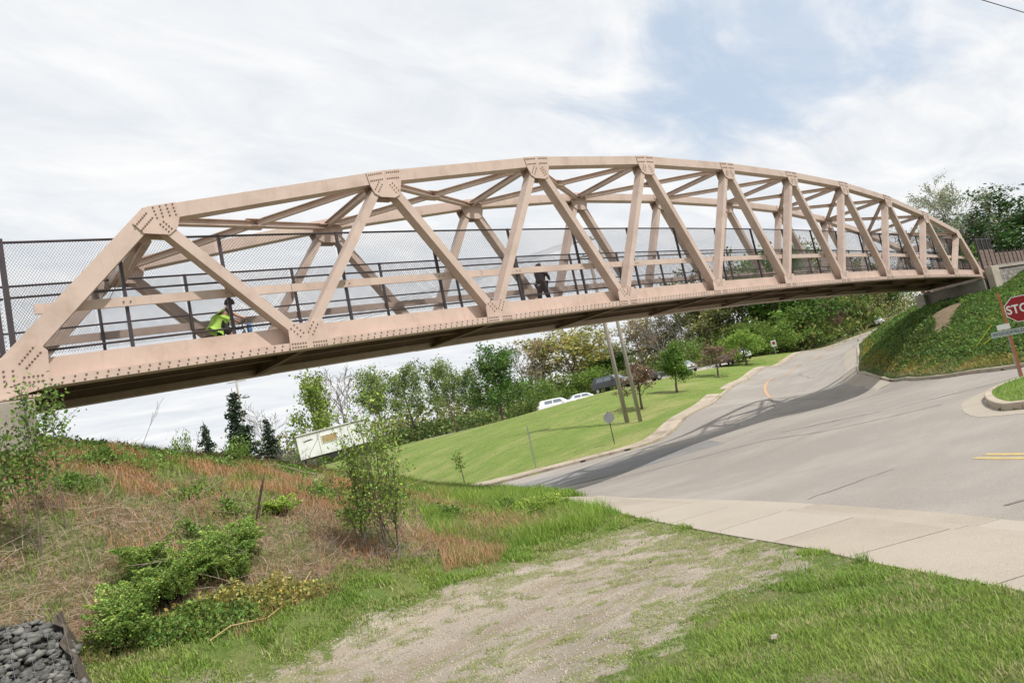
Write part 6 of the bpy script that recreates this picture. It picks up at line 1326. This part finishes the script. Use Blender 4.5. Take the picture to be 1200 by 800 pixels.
x, y, z = map(np.concatenate,(xs,ys,zs)); n = len(x); V, F = leaf_quads(np.c_[x,y,z], .030*rng.uniform(.5,1.8,n)*np.clip(np.hypot(x,y)/10,.8,1.6), .6); me = mesh_np('weed_patches',V,F); vcol(me,'tint',np.repeat(leaf_tint(n,(1,1,1),.3,.12),4,0)); tag(link('weed_patches',me,LM['weed']),'patches of leafy green weeds dotted over the hillside','weeds',None,'stuff')
# ferny hemlock clumps: arching fronds of small leaflets
def fern(cx, cy, R0, n, label, seed, lm='fern', hgt=.5, size=.030):
    g = np.random.default_rng(seed); z0 = gz(cx,cy); t = thing('ferny_weed', label, 'weed', (cx,cy,z0)); P = []; D_ = []; stems = MB()
    for k in range(n):
        a = g.uniform(0,6.28); L_ = R0*g.uniform(.55,1.15); up = g.uniform(.45,1.25); p0 = np.array([g.normal(0,R0*.18),g.normal(0,R0*.18),0.]); pts = []
        for q in range(7): f = q/6; pts.append(p0+np.array([math.cos(a)*L_*f*(.35+.4*f), math.sin(a)*L_*f*(.35+.4*f), hgt*up*(1.75*f-.85*f*f)]))
        stems.tube(pts, [.006,.005,.005,.004,.003,.002,.001], 3, False); side = np.array([-math.sin(a),math.cos(a),0])
        for q in np.linspace(.2,1,14):
            i = min(int(q*6),5); c = pts[i]+(pts[i+1]-pts[i])*(q*6-i); wl = L_*.42*(1.15-q)*(1 if q > .3 else .7)
            for s_ in (-1,1):
                for w_ in np.linspace(.1,1,9): P.append(c+side*s_*wl*w_+np.array([math.cos(a),math.sin(a),0])*wl*w_*.45+np.array([0,0,-.06*w_*w_*wl*3])+g.normal(0,.006,3)); D_.append(side*s_+np.array([math.cos(a),math.sin(a),0])*.6)
    P = np.array(P); V, F = leaf_quads(P, size*rng.uniform(.8,1.6,len(P)), .1, .65, dirs=np.array(D_)); me = mesh_np('fronds',V,F); vcol(me,'tint',np.repeat(leaf_tint(len(P),(1.25,1.12,1.15),.38,.14),4,0)); link('fronds',me,LM[lm],t); lbuild(stems,'stalks',LM[lm],t)
FN = [(2.35,8.65,.34,24,'small ferny weed right end of the thicket'),(1.25,8.25,.42,34,'bright ferny weed clump lowest beside the stones'),(1.62,8.5,.44,36,'bright ferny weed clump in the middle of the green thicket'),(1.55,9.0,.40,30,'upright ferny weed clump at the back left of the thicket'),(2.05,8.85,.46,36,'ferny weed clump below the dark dead stalk'),(2.5,9.1,.50,40,'broad blue-green ferny weed at the top right of the thicket'),(1.05,7.9,.35,26,'small ferny weed clump at the edge of the stones'),(9.2,10.6,.45,26,'light green ferny weed near the road corner'),(8.3,10.3,.40,22,'light green ferny weed left of the one near the road corner'),(10.0,11.6,.45,26,'light green ferny weed nearest the road'),(3.55,10.2,.30,18,'small ferny weed left of the tall sapling')]
for i, (cx,cy,R0,n,lb) in enumerate(FN): fern(cx,cy,R0,n,lb,200+i,'fern' if i < 7 else 'lightg',hgt=.42 if i < 7 else .26,size=.021)
weeds(2.35,8.15,.95,.22,2600,.04,.24,'golden','yellow_weeds','yellowing leafy weeds along the edge of the mown strip')
weeds(1.6,7.95,.9,.22,2600,.045,.26,'weed','edge_weeds','low leafy weeds at the foot of the ferny thicket')
# dead twigs, bramble
def twigs(n, box, label, name, seed, L0=.9, r0=.006, m='board'):
    g = np.random.default_rng(seed); b = MB()
    for k in range(n):
        x = g.uniform(box[0],box[1]); y = g.uniform(box[2],box[3]); z = gz(x,y)+g.uniform(.02,.2); a = g.uniform(0,6.28); L_ = L0*g.uniform(.3,1.2); p = np.array([x,y,z]); d = np.array([math.cos(a),math.sin(a)*.6,g.uniform(-.1,.45)]); pts = [p]
        for q in range(4): d = d+g.normal(0,.18,3); d /= np.linalg.norm(d); pts.append(pts[-1]+d*L_/4)
        r_ = r0*g.uniform(.5,1.3); b.tube(pts,[r_,r_*.9,r_*.7,r_*.5,r_*.3],4,False)
        for j in (2,3):
            dd = d+g.normal(0,.6,3); dd /= np.linalg.norm(dd); b.tube([pts[j],pts[j]+dd*L_*.3],[r_*.5,r_*.2],3,False)
    tag(b.build(name,M[m]),label,'twigs',None,'stuff')
M['dead'] = mat('bleached_dead_wood',(.42,.34,.27),.9,(.30,.23,.18),scale=5)
twigs(150,(-.6,3.2,8.4,11.5),'tangle of bleached dead stems in the middle of the hillside','dead_stems',5,.8,.005,'dead')
twigs(90,(3.6,5.0,8.3,9.4),'grey brush pile around the foot of the tall sapling','brush_pile',6,.5,.004,'bark_grey')
twigs(60,(5,9,12.5,17),'dead stems near the hillside crest below the trailer','crest_stems',7,1.0,.006,'dead')
for (x,y,h_,lx) in ((2.6,14.3,1.1,.55),(3.6,14.6,.6,.35)):
    z = gz(x,y); B_, tp = branches(h_,2,.006,int(x*10),.4,.2,.5,(6,2),(.3,.3),lean=(lx,0)); t = thing('bare_twig','thin bare twig arching above the hillside crest, '+('the taller one' if h_ > 1 else 'the shorter one'),'twig',(x,y,z-.02)); link('stem',wood_mesh(B_,'stem',(4,3),minr=.003),M['bark'],t)
# 3 green tufts and litter on the gravel drive
x, y = scatter(-.5,8.4,3.4,7.8,190000,lambda x,y: DP(x,y)[1]); d = DP(x,y)[0]; p = smooth(vn(x,y,2.4,91)*.6+vn(x,y,6.5,92)*.4+.16*smooth(x,4,8)-.04+.14*smooth(.9-d,0,.9),.54,.66)*.8; k = rng.random(len(x)) < p; x, y = x[k], y[k]; n = len(x); z = ground_z(x,y); col = mixc((.17,.25,.05),(.33,.35,.11),rng.random(n)); tag(blades(np.c_[x,y,z],rng.uniform(.012,.05,n),.005,rng.uniform(.5,1.8,n),col,'drive_grass',GM,1),'thin yellow-green grass sprouting through the gravel drive','grass',None,'stuff')
# gravel stones
x, y = scatter(.6,8.2,3.3,7.8,26000,lambda x,y: DP(x,y)[1] & yaw_ok(x,y)); n = len(x); z = ground_z(x,y); s_ = rng.uniform(.004,.013,n); base = np.array([(1,0,0),(0,1,0),(-1,0,0),(0,-1,0),(0,0,.8),(0,0,-.5)],float); an = rng.uniform(0,6.28,n); c_, s2 = np.cos(an), np.sin(an); V = base[None]*s_[:,None,None]*(1+rng.normal(0,.25,(n,6,1))); V = np.stack([V[...,0]*c_[:,None]-V[...,1]*s2[:,None],V[...,0]*s2[:,None]+V[...,1]*c_[:,None],V[...,2]],-1)+np.stack([x,y,z],-1)[:,None]; i = np.arange(n)[:,None]*6
F = np.concatenate([np.c_[i+a,i+b_,i+4] for a,b_ in ((0,1),(1,2),(2,3),(3,0))]+[np.c_[i+b_,i+a,i+5] for a,b_ in ((0,1),(1,2),(2,3),(3,0))]); me = mesh_np('gravel',V.reshape(-1,3),F); g_ = np.repeat(rng.uniform(.55,1.15,n),6); vcol(me,'tint',np.c_[g_*1.0,g_*.93,g_*.82]); M['pebble'] = mat('pebble',(.42,.385,.34),.9,attr='tint'); tag(link('gravel',me,M['pebble']),'loose grey and tan gravel on the drive','gravel',None,'stuff')
# clumps of grass growing at the slab edges
for (cx,cy,r_,lb) in ((6.05,2.92,.09,'grass tuft at the sidewalk edge, nearest of three'),(7.75,5.25,.12,'grass tuft where the gravel meets the sidewalk'),(8.75,7.5,.11,'bright grass tuft at the corner of drive and sidewalk')):
    n = 420; x = cx+rng.normal(0,r_,n); y = cy+rng.normal(0,r_*.6,n); tag(blades(np.c_[x,y,ground_z(x,y)],rng.uniform(.05,.13,n),.006,rng.uniform(.2,1.1,n),mixc((.12,.22,.03),(.21,.31,.06),rng.random(n)),'grass_tuft',GM,2),lb,'grass tuft')
# 4 embankment ground cover
def ke(x,y):
    P = np.c_[x,y]; d, ins = _poly_d(P,TRAIL_POLY); dr, _ = _poly_d(P,RK,False); rd = inside(P,ROADP); return (~rd) & (~ins) & (dr > .5) & (y > 1.0) & (x > 28) & (x < 66) & (x*.25 < y+11) & (region_of(x,y) == 'emb')
x, y = scatter(28,66,1,26,170000,ke); n = len(x); dr = _poly_d(np.c_[x,y],RK,False)[0]; lump = vn(x,y,1.1,15)*.6+vn(x,y,2.7,16)*.4; z = ground_z(x,y)+.34*lump*smooth(dr,.4,2.0)*(.35+.65*rng.random(n)); 
k = ~((x > 54.9) & (y > 12.9) & (y < 18.6)); x, y, z, n, lump, dr = x[k], y[k], z[k], k.sum(), lump[k], dr[k]
V, F = leaf_quads(np.c_[x,y,z], .105*rng.uniform(.4,1.9,n), .7); me = mesh_np('ground_cover',V,F); tn = leaf_tint(n,(1,1,1),.35,.18)*(.75+.6*vn(x,y,.7,55))[:,None]; ry = smooth(2.0-dr,0,1.6)*(vn(x,y,.8,5) > .45); tn = tn*(1-ry[:,None])+ry[:,None]*np.array([3.0,1.55,1.6])*rng.uniform(.7,1.1,n)[:,None]; vcol(me,'tint',np.repeat(tn,4,0)); tag(link('ground_cover',me,LM['vine']),'dense leafy green ground cover over the embankment','ground cover',None,'stuff')
# dry toe of the embankment
x, y = scatter(28,50,3,24,60000,lambda x,y: (~inside(np.c_[x,y],ROADP)) & (_poly_d(np.c_[x,y],RK,False)[0] < 1.6) & (_poly_d(np.c_[x,y],RK,False)[0] > .2)); n = len(x); tag(blades(np.c_[x,y,ground_z(x,y)],rng.uniform(.08,.3,n),.022,rng.uniform(.2,1.3,n),mixc((.16,.21,.05),(.40,.30,.16),np.clip(vn(x,y,.9,6)+rng.normal(0,.2,n),0,1)),'toe_grass',GM,1),'dry mixed grass along the embankment kerb','grass',None,'stuff')
TAN = lambda x,y: (smooth(vn(x,y,.22,77)*.6+vn(x*.5,y,.8,78)*.4,.46,.62)*.75)[:,None]
# crest line of the lawn: short tufts so that its edge is not a knife edge
x, y = scatter(20,110,26,100,70000,lambda x,y: (region_of(x,y) == 'lawn') & (_poly_d(np.c_[x,y],LKB,False)[0] > 1.2)); n = len(x); r_ = np.hypot(x,y); tag(blades(np.c_[x,y,ground_z(x,y)],rng.uniform(.03,.08,n),.010*r_/12,rng.uniform(1.2,2.2,n),mixc((.17,.27,.045),(.30,.37,.09),np.clip(vn(x,y,.45,12)+rng.normal(0,.25,n),0,1))*(1-TAN(x,y))+TAN(x,y)*np.array([.40,.34,.15])[None],'lawn_grass',GM,1),'short mown grass of the far lawn','grass',None,'stuff')
# green rim of weeds on the crest of the hillside
x, y = scatter(-3,6,13.2,17,12000,lambda x,y: np.abs(y-(14.2+.28*np.maximum(x-3,0))) < .8); n = len(x); V, F = leaf_quads(np.c_[x,y,ground_z(x,y)+rng.random(n)*.14*(.4+vn(x,y,3,2))*smooth(11-x,0,7)], .055*rng.uniform(.5,1.6,n), .7); me = mesh_np('crest_weeds',V,F); vcol(me,'tint',np.repeat(leaf_tint(n,(1,1,1),.28,.12),4,0)); tag(link('crest_weeds',me,LM['weed']),'leafy green weeds along the crest of the hillside','weeds',None,'stuff')
